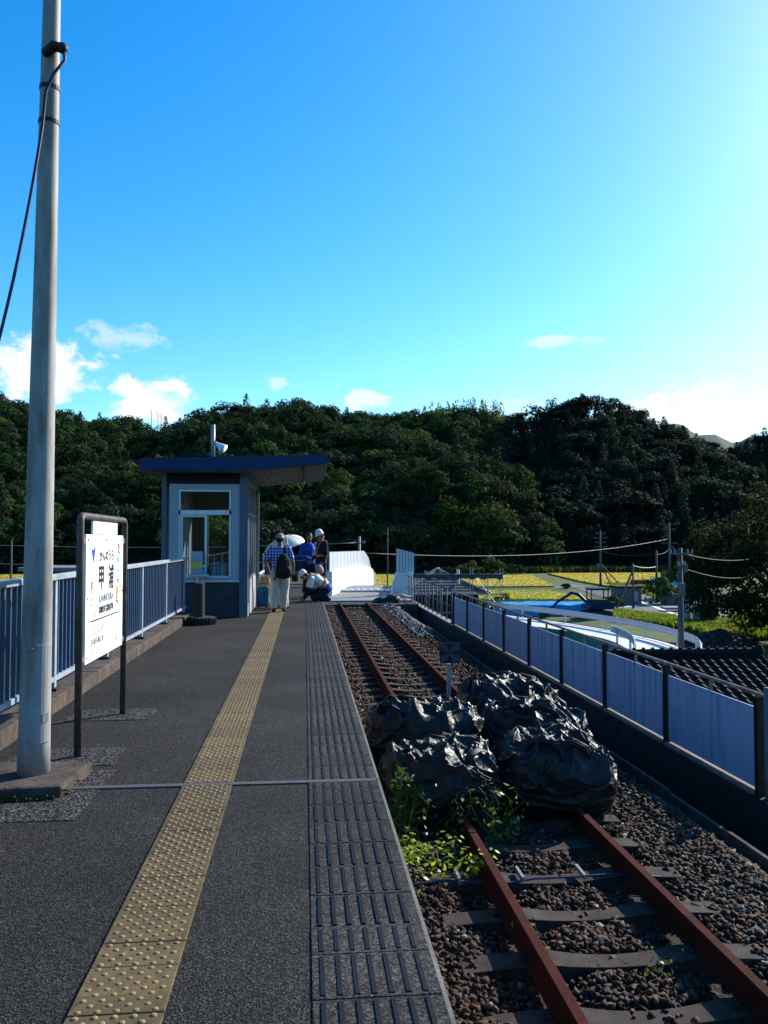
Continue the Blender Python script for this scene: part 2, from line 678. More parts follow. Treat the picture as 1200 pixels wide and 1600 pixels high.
M['deck'] = mat('ramp_deck', (.55, .57, .58), .8, var=.08, vs=.9)
M['guard'] = mat('guard_rail', (.45, .47, .5), .4, .2, var=.05)
M['green_sheet'] = mat('green_sheet', (.004, .12, .05), .5, var=.3, vs=2, bump=.5, bs=3)
M['blue_tarp'] = mat('blue_tarp', (.03, .28, .55), .35, var=.3, vs=1.2, bump=.8, bs=2)
M['roof_tile'] = mat('roof_tile', (.014, .0145, .015), .8, var=.35, vs=5, spec=.12)
M['roof_grey'] = mat('roof_grey', (.11, .105, .1), .8, var=.3, vs=3, stretch=(1, 1, 8))
M['timber'] = mat('timber_dark', (.03, .022, .017), .85, var=.3, vs=4)
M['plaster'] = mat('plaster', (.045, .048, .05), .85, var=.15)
M['wire'] = mat('wire_black', (.02, .02, .022), .6, var=0)
M['cable_light'] = mat('cable_light', (.3, .28, .25), .5, var=.1)
M['cable_purple'] = mat('cable_dark', (.035, .025, .07), .5, var=.2)
M['skin'] = mat('skin', (.26, .135, .09), .55, var=.06, vs=20)
M['hair'] = mat('hair', (.015, .013, .012), .6, var=.3, vs=60)
M['shoe'] = mat('shoe', (.02, .02, .022), .5, var=.2)
M['khaki'] = mat('trouser_beige', (.5, .44, .38), .85, var=.1, vs=6, bump=.3, bs=20)
M['navy'] = mat('navy_cloth', (.012, .014, .028), .85, var=.2, vs=8)
M['black_cloth'] = mat('black_cloth', (.012, .012, .014), .8, var=.3, vs=10, bump=.3, bs=30)
M['shirt_blue'] = mat('shirt_blue', (.008, .07, .36), .7, var=.12, vs=6, bump=.25, bs=18)
M['tshirt'] = mat('tshirt_white', (.72, .73, .76), .85, var=.05, vs=6, bump=.25, bs=18)
M['sweat_blue'] = mat('waist_jacket_blue', (.06, .13, .4), .8, var=.15)
M['helmet'] = mat('helmet_white', (.78, .76, .72), .3, var=.04)
M['orange'] = mat('vest_orange', (.6, .16, .012), .6, var=.1)
M['vest_yellow'] = mat('vest_yellow', (.5, .36, .05), .6, var=.1)
M['hat'] = mat('hat_grey', (.34, .32, .31), .85, var=.25, vs=18)
M['umbrella'] = mat('umbrella_white', (.82, .83, .84), .6, var=.03)
M['case_blue'] = mat('suitcase_blue', (.008, .09, .17), .4, var=.1)
M['paper_bag'] = mat('paper_bag', (.42, .25, .12), .8, var=.2)
M['white_bag'] = mat('white_bag', (.8, .78, .75), .6, var=.1)
M['ashtray'] = mat('brown_aggregate', (.045, .037, .032), .9, var=.7, vs=60, bump=1, bs=60)
M['exc_blue'] = mat('machine_blue', (.01, .03, .09), .4, var=.15)
M['track_steel'] = mat('track_steel', (.05, .05, .05), .7, var=.3)
M['tractor_red'] = mat('tractor_red', (.22, .05, .03), .5, var=.3)
M['truck_white'] = mat('truck_white', (.7, .73, .76), .3, var=.03)
M['tyre'] = mat('tyre', (.02, .02, .02), .8, var=.2)
M['box_green'] = mat('box_pale', (.35, .5, .5), .6, var=.1)
M['box_brown'] = mat('box_brown', (.2, .17, .13), .7, var=.2)
M['netting'] = mat('scaffold_net', (.06, .065, .07), .8, var=.3)
M['sandbag'] = mat('sandbag', (.72, .74, .76), .75, var=.08, bump=.4, bs=25)
M['label_yellow'] = mat('label_yellow', (.75, .55, .05), .5, var=0)
M['moss'] = mat('moss', (.04, .05, .008), .95, var=.6, vs=30, bump=1, bs=60)
M['x_board'] = mat('marker_board', (.012, .012, .016), .5, var=.1)
M['x_pale'] = mat('marker_pale', (.05, .055, .075), .5, var=.1)


def slab_variation(m, y0, lo, hi):
    """every slab of a paving strip weathered a little differently"""
    nt = m.node_tree
    N, L = nt.nodes.new, nt.links.new
    b = nt.nodes['Principled BSDF']
    src = b.inputs['Base Color'].links[0].from_socket
    geo = N('ShaderNodeNewGeometry')
    sep = N('ShaderNodeSeparateXYZ')
    L(geo.outputs['Position'], sep.inputs[0])
    a = N('ShaderNodeMath')
    a.operation = 'SUBTRACT'
    L(sep.outputs['Y'], a.inputs[0])
    a.inputs[1].default_value = y0
    d = N('ShaderNodeMath')
    d.operation = 'DIVIDE'
    L(a.outputs[0], d.inputs[0])
    d.inputs[1].default_value = .3
    f = N('ShaderNodeMath')
    f.operation = 'FLOOR'
    L(d.outputs[0], f.inputs[0])
    wn = N('ShaderNodeTexWhiteNoise')
    wn.noise_dimensions = '1D'
    L(f.outputs[0], wn.inputs['W'])
    mr = N('ShaderNodeMapRange')
    mr.inputs['To Min'].default_value = lo
    mr.inputs['To Max'].default_value = hi
    L(wn.outputs['Value'], mr.inputs[0])
    vm = N('ShaderNodeVectorMath')
    vm.operation = 'SCALE'
    L(src, vm.inputs[0])
    L(mr.outputs[0], vm.inputs['Scale'])
    L(vm.outputs[0], b.inputs['Base Color'])


slab_variation(M['yellow'], 5.237, .72, 1.2)
slab_variation(M['tile'], 5.237, .75, 1.25)
# ------------------------------------------------------------------ setting: embankment, platform, track bed
GZ = -5.5
rng = np.random.default_rng(7)


def rub(v, k):
    """axis helper"""
    return v


mb = MB()
mb.box(-2.5, 4.86, -3, 34.5, GZ - .5, -1.75)
struct(mb.build('embankment', M['concrete_dark']), 'dark concrete embankment that carries the platform and the track', 'embankment')

mb = MB()
mb.box(-2.45, .455, -3, 28.5, -1.7, .003)
struct(mb.build('platform', M['asphalt']), 'dark asphalt station platform running beside the track', 'platform')
mb = MB()
mb.box(.456, .471, -3, 22.0, -.16, .008)
mb.box(.42, .456, -3, 28.5, -1.69, -.09)
struct(mb.build('platform_edge', M['concrete']), 'pale concrete lip along the platform edge', 'platform edge')

# asphalt patches round the sign posts and pole, and the joint strip
mb = MB()
mb.box(-2.0, -1.27, 5.72, 6.2, -.002, .008)
mb.box(-1.98, -1.3, 7.15, 7.62, -.002, .008)
mb.box(-2.1, -1.22, 4.62, 5.6, -.002, .007)
struct(mb.build('gravel_patch', M['patch']), 'rough gravelly asphalt patches round the post feet', 'patch')
mb = MB().box(-2.1, .45, 5.18, 5.235, -.002, .0115)
struct(mb.build('joint_strip', M['joint']), 'pale joint strip across the platform', 'joint')

# yellow tactile paving: slabs with raised dots (9 staggered rows to a slab)
rd = random.Random(3)
slab = MB()
dots = MB()
y = -.1
lens = []
yy = 2.72
cuts = {3: .175}
ys = [(2.72 - .3 * (i + 1), .3) for i in range(10)][::-1] + [(2.72, .295), (3.015, .175)]
yy = 3.19
while yy < 5.16 - .3:
    ys.append((yy, .3))
    yy += .3
ys.append((yy, 5.178 - yy))
yy = 5.237
while yy < 18.2:
    ys.append((yy, .3))
    yy += .3
XL, XR = -.735, -.435
for (a, ln) in ys:
    if ln < .04:
        continue
    slab.box(XL, XR, a + .002, a + ln - .002, -.002, .012 + rd.uniform(-.001, .001))
    nr = max(1, int(round(ln / .0333)))
    for r in range(nr):
        yc = a + ln * (r + .5) / nr
        k = 5 if r % 2 == 0 else 4
        for j in range(k):
            xc = XL + .03 + .06 * j + (0 if r % 2 == 0 else .03)
            if a > 9:
                segs = 5
            else:
                segs = 8
            h = .0055
            ra = .0115
            vs = []
            for q, (rr, hh) in enumerate(((1, 0), (.86, .6), (.5, .95))):
                for t in range(segs):
                    an = 2 * math.pi * t / segs
                    vs.append((xc + ra * rr * math.cos(an), yc + ra * rr * math.sin(an), .011 + h * hh))
            vs.append((xc, yc, .011 + h))
            fs = []
            for q in range(2):
                for t in range(segs):
                    fs.append((q * segs + t, q * segs + (t + 1) % segs, (q + 1) * segs + (t + 1) % segs, (q + 1) * segs + t))
            for t in range(segs):
                fs.append((2 * segs + t, 2 * segs + (t + 1) % segs, 3 * segs))
            dots.add(vs, fs)
tp = struct(slab.build('tactile_paving', M['yellow'], bevel=.003), 'strip of worn yellow tactile paving slabs with raised dots', 'tactile paving')
M['yellow_dot'] = mat('yellow_dot', (.25, .172, .075), .7, var=.2, vs=30)
dots.build('raised_dots', M['yellow_dot'], tp, smooth=True, fixn=False)

# grey edge slabs with rubber grip strips
slab = MB()
grip = MB()
es = [(2.745 - .3 * (i + 1), .3) for i in range(10)][::-1] + [(2.745, .294), (3.039, .204)]
yy = 3.243
while yy < 5.16 - .3:
    es.append((yy, .3))
    yy += .3
es.append((yy, 5.178 - yy))
yy = 5.237
while yy < 21.3:
    es.append((yy, .3))
    yy += .3
for (a, ln) in es:
    if ln < .05:
        continue
    slab.box(.03, .455, a + .0022, a + ln - .0022, -.002, .009 + rd.uniform(-.0012, .0012))
    for j in range(7):
        xc = .066 + .0565 * j
        if a < 9:
            for q in (-.0055, 0, .0055):
                grip.box(xc + q - .0021, xc + q + .0021, a + .02, a + ln - .016, .0085, .0135)
            grip.box(xc - .008, xc + .008, a + .018, a + ln - .014, .0082, .0115)
        else:
            grip.box(xc - .008, xc + .008, a + .02, a + ln - .016, .008, .0135)
et = struct(slab.build('edge_paving', M['tile'], bevel=.002), 'grey edge slabs with black rubber grip strips along the platform edge', 'edge paving')
grip.build('grip_strips', M['rubber'], et)
mb = MB().box(.02, .454, 21.35, 22.6, -.002, .02)
struct(mb.build('new_slab', M['joint']), 'pale freshly laid slab at the far end of the platform edge', 'slab')

# left kerb of the platform
mb = MB()
prng = random.Random(11)
yy = -3
while yy < 16.2:
    l = min(2.0, 16.2 - yy)
    mb.box(-2.48, -2.155 + prng.uniform(-.004, .004), yy + .004, yy + l - .004, -.3, .135 + prng.uniform(-.004, .004))
    yy += l
struct(mb.build('kerb', M['concrete_old'], bevel=.012), 'stained concrete kerb under the blue railing', 'kerb')

# ballast bed under the stones (shoulder falls away to the right)


def bed_z(x, y):
    z = -1.142
    if x < .8:
        z += (.8 - x) * .05
    if x > 3.55:
        z -= max(0, x - 3.55) * .62
    if 1.45 < x < 2.45:
        z -= .012
    dr = min(abs(x - 1.41), abs(x - 2.5))
    if dr < .34:
        z -= .055 * min(1, (.34 - dr) / .16)
    z += .025 * noise.noise(Vector((x * 2.1, y * 2.1, 1.3))) + .02 * noise.noise(Vector((x * 6, y * 6, 9)))
    if y > 31.5 and x < 4:
        z += min(1, (y - 31.5) / 2.2) * .12
    return z


nx, ny = 44, 380
xs = np.linspace(.44, 4.62, nx)
ysb = np.concatenate([np.linspace(-2, 12, 220), np.linspace(12.1, 34.6, 160)])
vs = np.array([(x, y, bed_z(x, y)) for y in ysb for x in xs])
idx = np.arange(nx * ny).reshape(ny, nx)
fc = np.stack([idx[:-1, :-1], idx[:-1, 1:], idx[1:, 1:], idx[1:, :-1]], -1).reshape(-1, 4)
struct(np_mesh('ballast_bed', vs, 4, M['bed'], faces=fc, smooth=True), 'brown ballast bed under the loose stones', 'ballast bed')

# ballast stones
cube_v = np.array([(x, y, z) for z in (-1, 1) for y in (-1, 1) for x in (-1, 1)], float) * .72
cube_v[4:] *= (.62, .7, 1)
ico_v = cube_v
ico_f = np.array([(0, 2, 3), (0, 3, 1), (4, 5, 7), (4, 7, 6), (0, 1, 5), (0, 5, 4), (1, 3, 7), (1, 7, 5), (3, 2, 6), (3, 6, 7), (2, 0, 4), (2, 4, 6)])
NVS = 8
SL_Y = [2.0 + .63 * i for i in range(51)]
SL_Y = [6.38 + .63 * (i - 7) for i in range(51)]


def in_sleeper(x, y):
    k = np.round((y - SL_Y[0]) / .63)
    d = np.abs(y - (SL_Y[0] + k * .63))
    return (d < .12) & (x > .95) & (x < 2.98)


def stones(name, n, ylo, yhi, smin, smax, seed, xlo=.5, xhi=4.25, grey=None, label='', power=1.0):
    r = np.random.default_rng(seed)
    y = ylo + (yhi - ylo) * r.random(n) ** power
    x = xlo + (xhi - xlo) * r.random(n)
    bare = in_sleeper(x, y) & (r.random(n) > np.where((x > 2.72) | (x < 1.2), .45, .12))
    rail = (np.abs(x - 1.41) < .06) | (np.abs(x - 2.5) < .06)
    keep = ~(bare | rail)
    x, y = x[keep], y[keep]
    n = len(x)
    s = smin + (smax - smin) * r.random(n) ** 2.0
    z = np.array([bed_z(a, b) for a, b in zip(x, y)]) + s * .32 + r.random(n) * .018
    sc = np.stack([s * (.75 + .6 * r.random(n)), s * (.6 + .5 * r.random(n)), s * (.45 + .4 * r.random(n))], 1) * .5
    v = (ico_v[None] + .95 * (r.random((n, NVS, 3)) - .5)) * sc[:, None, :]
    a = r.random(n) * 6.283
    b = (r.random(n) - .5) * 1.2
    ca, sa, cb, sb = np.cos(a), np.sin(a), np.cos(b), np.sin(b)
    vy = v[..., 1] * cb[:, None] - v[..., 2] * sb[:, None]
    vz = v[..., 1] * sb[:, None] + v[..., 2] * cb[:, None]
    vx = v[..., 0] * ca[:, None] - vy * sa[:, None]
    vy2 = v[..., 0] * sa[:, None] + vy * ca[:, None]
    P = np.stack([vx + x[:, None], vy2 + y[:, None], vz + z[:, None]], -1)
    fcs = (ico_f[None] + (np.arange(n) * NVS)[:, None, None]).reshape(-1, 3)
    pal = .39 * np.array([(.2, .085, .042), (.11, .06, .04), (.075, .058, .05), (.24, .12, .07), (.12, .10, .085), (.05, .045, .042), (.5, .42, .36), (.085, .048, .032)])
    pr = np.array([.2, .18, .17, .12, .13, .1, .03, .07])
    if grey is not None:
        pal = .6 * np.array([(.15, .155, .16), (.2, .2, .2), (.1, .105, .11), (.27, .27, .27)]) * grey
        pr = np.array([.35, .3, .25, .1])
    k = r.choice(len(pal), n, p=pr / pr.sum())
    c = pal[k] * (.75 + .5 * r.random((n, 1)))
    cols = np.repeat(c, NVS, 0)
    return tag(np_mesh(name, P.reshape(-1, 3), 3, M['stone'], cols=cols, faces=fcs), label, 'ballast', None, 'stuff')


stones('ballast', 78000, 3.6, 13.5, .017, .066, 21, label='loose brown ballast stones around the near track', power=1.15)
stones('ballast', 20000, 13.5, 33.5, .045, .085, 22, label='loose brown ballast stones around the far track', power=1.0)
stones('grey_stones', 3500, 22.5, 34, .06, .15, 23, xlo=3.1, xhi=4.6, grey=1.0, label='patch of coarse grey stones beside the grey pipe railing')

# ------------------------------------------------------------------ rails, sleepers
RAILP = [(-.062, 0), (.062, 0), (.062, .011), (.012, .028), (.009, .036), (.009, .112), (.033, .122), (.034, .148), (.028, .153), (-.028, .153), (-.034, .148), (-.033, .122), (-.009, .112), (-.009, .036), (-.012, .028), (-.062, .011)]
for i, xc in enumerate((1.41, 2.50)):
    mb = MB().prism([(xc + a, -1.092 + b) for a, b in RAILP], -2, 33.6, 'y')
    o = mb.build('rail', M['rust'], origin=(xc, 10, -1.092))
    tag(o, ('rusty rail nearer the platform edge', 'rusty rail farther from the platform, on the white fence side')[i], 'rail', 'rusty rails of the track')


def sleeper_mesh():
    """prestressed sleeper: seats raised, middle hollowed"""
    mb = MB()
    n = 24
    top, bot = [], []
    L, Rr = [], []
    for i in range(n + 1):
        x = -1.0 + 2.0 * i / n
        ax = abs(x)
        z = -.03 - .035 * max(0, 1 - (ax / .42) ** 2)
        if ax > .62:
            z -= (ax - .62) * .06
        wd = .098 - .018 * max(0, 1 - (ax / .4) ** 2)
        L.append((x, -wd, z))
        Rr.append((x, wd, z))
    mb.strip(L, Rr, .14)
    for sx in (-.545, .545):
        for s in (-1, 1):
            mb.box(sx + s * .085 - .022, sx + s * .085 + .022, -.03, .03, -.032, -.008)
            mb.tube([(sx + s * .088, 0, -.03), (sx + s * .088, 0, .012)], .011, 6)
    return mb


sl0 = sleeper_mesh().build('sleeper', M['sleeper'], origin=(0, 0, 0), bevel=.008)
SLG = 'concrete sleepers under the track'
prng = random.Random(5)
for i, yv in enumerate(SL_Y):
    o = sl0 if i == 0 else sl0.copy()
    if i:
        COL.objects.link(o)
    o.location = (1.955 + prng.uniform(-.02, .02), yv, -1.056 + prng.uniform(-.006, .004))
    o.rotation_euler = (prng.uniform(-.015, .015), 0, prng.uniform(-.012, .012))
    tag(o, 'worn concrete sleeper lying in the brown ballast under both rails', 'sleeper', SLG)

# thin blue cable tied to a sleeper
ysl = 6.38 - .12
c = MB().tube([(.55, ysl - .06, -1.09), (.8, ysl - .03, -1.065), (1.1, ysl, -1.05), (1.36, ysl, -1.1), (1.5, ysl, -1.1), (1.75, ysl + .005, -1.07), (2.1, ysl, -1.065), (2.35, ysl + .01, -1.06), (2.75, ysl + .02, -1.1)], .009, 8)
M['cable_blue'] = mat('cable_blue', (.02, .035, .075), .5)
cb = tag(c.build('cable', M['cable_blue']), 'thin blue cable tied along a sleeper with white zip ties', 'cable')
for xt in (1.17, 1.66, 2.14):
    t = MB().box(xt - .011, xt + .011, ysl - .012, ysl + .2, -1.085, -1.038 if xt < 1.4 else -1.048)
    t.build('zip_tie', M['galv'], cb)

# ------------------------------------------------------------------ right parapet and white panel fence
mb = MB()
mb.box(4.62, 4.84, -3, 39.6, -4, -1.125)
struct(mb.build('parapet', M['concrete_dark']), 'dark concrete parapet below the white panel fence', 'parapet')
mb = MB()
for i in range(20):
    a = 1.2 + i * 1.25
    mb.box(3.9, 3.945, a + .01, a + 1.24, -1.5, -1.19 + .01 * math.sin(i * 2.3))
struct(mb.build('cable_trough', M['concrete_old'], bevel=.01), 'low concrete cable trough beyond the ballast shoulder', 'cable trough')

XW = 4.7
FENY = [8.25 + 2.205 * k for k in range(9)]
pf = thing('panel_fence', 'long fence of white sheet panels between brown steel posts along the track', 'fence', (XW, 17, -1.12))
for k in range(8):
    a, b = FENY[k] + .035, FENY[k + 1] - .035
    MB().box(XW - .005, XW + .012, a, b, -1.07, -.235 + .012 * math.sin(k * 1.7)).build('panel', M['panel'], pf)
for k in range(9):
    m_ = MB()
    yv = FENY[k]
    m_.box(XW - .045, XW + .03, yv - .035, yv - .027, -1.13, -.11)
    m_.box(XW - .045, XW + .03, yv + .027, yv + .035, -1.13, -.11)
    m_.box(XW - .012, XW - .004, yv - .027, yv + .027, -1.13, -.11)
    m_.build('post', M['brown_steel'], pf)
MB().tube([(XW + .035, FENY[0] - .1, -.1), (XW + .035, FENY[-1] + .1, -.085)], .024, 8).build('top_rail', M['rust_pipe'], pf)
for k in range(8):
    for q in (.5,):
        yv = FENY[k] + 2.205 * q
        MB().box(XW + .02, XW + .05, yv - .02, yv + .02, -.3, -.09).build('bracket', M['rust_pipe'], pf)
for k in range(8):
    MB().box(XW - .075, XW + .08, FENY[k] + .045, FENY[k + 1] - .045, -1.124, -1.09).build('sill_board', M['sill'], pf)

gp = MB()
gp.tube([(XW + .02, 8.12, -1.7), (XW + .02, 8.12, .0)], .042, 14)
M['steel_grey'] = mat('steel_grey', (.11, .115, .125), .7, var=.2)
tag(gp.build('steel_post', M['steel_grey'], smooth=True), 'galvanised steel post at the near end of the white panel fence', 'post')

rf = thing('pipe_railing', 'grey pipe railing on the parapet beyond the white panels', 'railing', (XW, 32, -1.12))
RY0, RY1 = 26.3, 39.2
for k in range(14):
    yv = RY0 + (RY1 - RY0) * k / 13
    MB().tube([(XW, yv, -1.12), (XW, yv, -.06)], .026, 8).build('post', M['steel_grey'], rf, smooth=True)
for z in (-.05, -.58):
    MB().tube([(XW, RY0 - .05, z), (XW, RY1 + .05, z)], .024, 8).build('rail_pipe', M['steel_grey'], rf, smooth=True)
MB().box(XW - .1, XW + .12, RY0, RY1, -1.122, -1.085).build('base_strip', M['concrete_light'], rf)

# ------------------------------------------------------------------ blue railing on the left kerb
XF = -2.3
bf = thing('platform_railing', 'blue painted steel railing with close pickets along the left kerb', 'railing', (XF, 9, .135))
posts = [16.1 - 2.05 * k for k in range(8)]
for yv in posts:
    MB().box(XF - .03, XF + .03, yv - .03, yv + .03, .1, 1.14).build('post', M['fence'], bf)
    MB().box(XF - .06, XF + .06, yv - .07, yv + .07, .12, .16).build('post_foot', M['brown_steel'], bf)
MB().box(XF - .035, XF + .045, posts[-1] - .5, posts[0] + .3, 1.14, 1.195).build('top_rail', M['fence'], bf, bevel=.008)
MB().box(XF - .022, XF + .028, posts[-1] - .5, posts[0] + .3, .215, .26).build('lower_rail', M['fence'], bf)
for k in range(7):
    a, b = posts[k + 1], posts[k]
    m_ = MB()
    for q in range(1, 16):
        yv = a + (b - a) * q / 16
        m_.box(XF - .016, XF + .016, yv - .011, yv + .011, .255, 1.145)
    m_.build('picket_panel', M['picket'], bf)

# ------------------------------------------------------------------ tall tapered pole
pl = thing('utility_pole', 'tall tapered pale pole standing on a square block beside the station sign', 'utility pole', (-1.655, 5.33, 0))
px0, py0 = -1.655, 5.33
ztop = 6.6
n = 26
pts = [(px0 + .0085 * (.07 + (ztop - .07) * i / n), py0, .07 + (ztop - .07) * i / n) for i in range(n + 1)]
rr = [.096 - .0088 * (p[2]) for p in pts]
MB().tube(pts, rr, 24).build('shaft', M['pole_concrete'], pl, smooth=True)
bs = MB()
poly = [(-2.02, 4.98), (-1.40, 5.02), (-1.36, 5.58), (-1.98, 5.62)]
bs.prism(poly, -.05, .075, 'z')
bl = bs.build('base_block', M['concrete_old'], pl, bevel=.02)
ms = MB()
for i in range(170):
    t = rd.random()
    e = rd.random()
    if e < .55:
        p = (-2.0 + .6 * t, 4.985 + rd.uniform(-.03, .012) - .01 * math.sin(t * 20), .004 + rd.uniform(0, .03) * (rd.random() < .5))
    else:
        p = (-1.395 + rd.uniform(-.012, .02), 5.03 + .5 * t, .004 + rd.uniform(0, .045) * (rd.random() < .6))
    ms.ball(p, (rd.uniform(.005, .016), rd.uniform(.005, .014), rd.uniform(.004, .009)), 6, 4)
tag(ms.build('moss', M['moss'], bl, smooth=True), kind='stuff')
cv = MB()
nn_ = 9
v0 = []
for z in (.27, .86):
    rO = .096 - .0088 * z + .006
    for i in range(nn_):
        an = R(-100 + 95 * i / (nn_ - 1))
        v0.append((px0 + .0085 * z + rO * math.cos(an), py0 + rO * math.sin(an), z))
    for i in range(nn_):
        an = R(-5 - 95 * i / (nn_ - 1))
        v0.append((px0 + .0085 * z + (rO - .008) * math.cos(an), py0 + (rO - .008) * math.sin(an), z))
k2 = 2 * nn_
fs = [(i, (i + 1) % k2, k2 + (i + 1) % k2, k2 + i) for i in range(k2)] + [tuple(range(k2)), tuple(range(k2, 2 * k2))]
cv.add(v0, fs)
cvo = cv.build('cover_plate', M['pole_concrete'], pl)
for z in (.29, .57, .84):
    an = R(-88)
    ro = .104 - .0088 * z
    MB().ball((px0 + .0085 * z + ro * math.cos(an), py0 + ro * math.sin(an), z), .012, 8, 6).build('bolt', M['galv'], cvo, smooth=True)
an = R(-35)
MB().obox((px0 + .102 * math.cos(an), py0 + .102 * math.sin(an), .42), (.003, .04, .055), rz=an).build('number_plate', M['galv'], cvo)
for z in (4.14, 4.36):
    rO = .096 - .0088 * z
    MB().tube([(px0 + .0085 * z, py0, z - .012), (px0 + .0085 * z, py0, z + .012)], rO + .005, 20).build('band', M['brown_steel'], pl)
br = MB()
zb = 4.56
br.tube([(px0 + .02, py0 - .05, zb), (px0 + .09, py0 - .1, zb + .02), (px0 + .14, py0 - .1, zb + .01)], [.03, .034, .03], 10)
br.ball((px0 + .14, py0 - .1, zb + .01), .034)
br.build('cable_clamp', M['wire'], pl, smooth=True)
cab = MB()
pts = [(px0 + .15, py0 - .1, zb), (px0 + .16, py0 - .12, zb - .08), (px0 + .1, py0 - .13, zb - .17), (px0 + .05, py0 - .12, zb - .28), (px0 + .03, py0 - .115, zb - .5)]
p_end = Vector((-1.98, 5.1, 2.05))
p_st = Vector(pts[-1])
for i in range(1, 15):
    t = i / 14
    q = p_st.lerp(p_end, t)
    q.x += .14 * t * (1 - t)
    pts.append(tuple(q))
cab.tube(pts, .010, 8)
tag(cab.build('hanging_cable', M['cable_purple'], smooth=True), 'dark cable hanging from the top of the tall pole down to the left', 'cable')

# ------------------------------------------------------------------ station name sign
XS = -1.56
sg = thing('station_sign', 'white station name board in a grey pipe frame on two posts', 'station sign', (XS, 6.7, 0))
fr = MB()
ya, yb = 5.97, 7.40
pts = [(XS, ya, -.02), (XS, ya, 1.62)]
for i in range(1, 6):
    an = math.pi / 2 * i / 5
    pts.append((XS, ya + .055 - .055 * math.cos(an), 1.62 + .055 * math.sin(an)))
for i in range(0, 6):
    an = math.pi / 2 * i / 5
    pts.append((XS, yb - .055 + .055 * math.sin(an), 1.62 + .055 * math.cos(an)))
pts.append((XS, yb, -.02))
fr.tube(pts, .026, 14, side=(1, 0, 0))
fr.build('frame', M['sign_post'], sg, smooth=True)
bd = MB().box(XS - .012, XS + .012, 6.085, 7.285, .615, 1.545)
board = bd.build('name_board', M['sign_white'], sg, bevel=.004)
MB().box(XS - .008, XS + .008, 6.29, 7.08, 1.55, 1.645).build('upper_plate', M['sign_white'], sg)
for z in (.66, 1.5):
    for yv in (6.03, 7.34):
        MB().box(XS - .012, XS + .005, yv - .065, yv + .065, z - .02, z + .02).build('clip', M['galv'], sg)
XT = XS + .0125
for yv, z in ((6.13, 1.505), (6.68, 1.505), (7.24, 1.505), (6.13, .66), (7.24, .66), (6.12, 1.08), (7.25, 1.08)):
    MB().tube([(XT, yv, z), (XT + .004, yv, z)], .008, 8).build('screw', M['brown_steel'], board)


def lettering(txt, y0, z0, size, mt, width=None, offset=0.0, name='lettering', vert=False):
    cu = bpy.data.curves.new(name, 'FONT')
    cu.body = txt
    cu.size = size
    cu.align_x = 'CENTER'
    cu.align_y = 'CENTER'
    cu.extrude = .0008
    cu.offset = offset
    cu.resolution_u = 3
    tmp = bpy.data.objects.new('tmp_text', cu)
    COL.objects.link(tmp)
    dg = bpy.context.evaluated_depsgraph_get()
    me = bpy.data.meshes.new_from_object(tmp.evaluated_get(dg))
    bpy.data.objects.remove(tmp)
    bpy.data.curves.remove(cu)
    me.name = name
    v = np.zeros(len(me.vertices) * 3)
    me.vertices.foreach_get('co', v)
    v = v.reshape(-1, 3)
    if len(v) and width:
        v[:, 0] *= width / max(1e-6, (v[:, 0].max() - v[:, 0].min()))
    if len(v):
        v[:, 0] -= (v[:, 0].max() + v[:, 0].min()) / 2
        v[:, 1] -= (v[:, 1].max() + v[:, 1].min()) / 2
    off = wloc(board)
    nv = np.stack([np.full(len(v), XT + .001) + v[:, 2] - off.x, v[:, 0] + y0 - off.y, v[:, 1] + z0 - off.z], 1)
    me.vertices.foreach_set('co', nv.astype(np.float32).ravel())
    me.update()
    me.materials.clear()
    me.materials.append(mt)
    o = bpy.data.objects.new(name, me)
    COL.objects.link(o)
    o.parent = board
    return o


lettering('かんのうら', 6.70, 1.385, .095, M['ink'], .46, .0012)
lettering('甲', 6.53, 1.215, .2, M['ink'], .16, .005)
lettering('浦', 6.85, 1.215, .2, M['ink'], .18, .004)
lettering('KANNOURA', 6.70, 1.06, .085, M['ink_grey'], .46, .0005)
lettering('高知県安芸郡東洋町', 6.70, .975, .06, M['ink'], .48, .0006)
lettering('ししくい', 6.42, .84, .08, M['ink_grey'], .36)
lettering('SHISHIKUI', 6.42, .755, .065, M['ink_grey'], .36)
MB().box(XT, XT + .002, 6.22, 7.12, .905, .915).build('divider_line', M['ink'], board)
# small coloured marks either side of the name
m_ = MB().add([(XT + .001, 6.23, 1.435), (XT + .001, 6.34, 1.435), (XT + .001, 6.29, 1.33)], [(0, 1, 2)])
m_.build('pennant_mark', M['ink_blue'], board, fixn=False)
MB().box(XT, XT + .002, 6.30, 6.345, 1.437, 1.448).build('red_mark', M['ink_red'], board)
MB().tube([(XT + .001, 7.09, 1.475), (XT + .001, 7.12, 1.44), (XT + .001, 7.10, 1.42), (XT + .001, 7.13, 1.395)], .007, 6).build('red_squiggle', M['ink_red'], board)
m_ = MB().ball((XT, 7.09, 1.345), (.003, .04, .028), 10, 6)
m_.build('cyan_mark', M['ink_cyan'], board)
m_ = MB().ball((XT, 7.09, 1.085), (.003, .045, .032), 10, 6)
m_.box(XT, XT + .002, 7.035, 7.06, 1.03, 1.13)
m_.build('orange_mark', M['ink_orange'], board)
srng = random.Random(9)


def strokes(y0, y1, z0, z1, n, mt, l=.03):
    m_ = MB()
    for i in range(n):
        yc, zc = srng.uniform(y0, y1), srng.uniform(z0, z1)
        m_.obox((XT + .001, yc, zc), (.002, srng.uniform(.4, 1) * l, .006), rx=srng.choice((0, 1.57, .7, -.6)))
    m_.build('small_marks', mt, board)


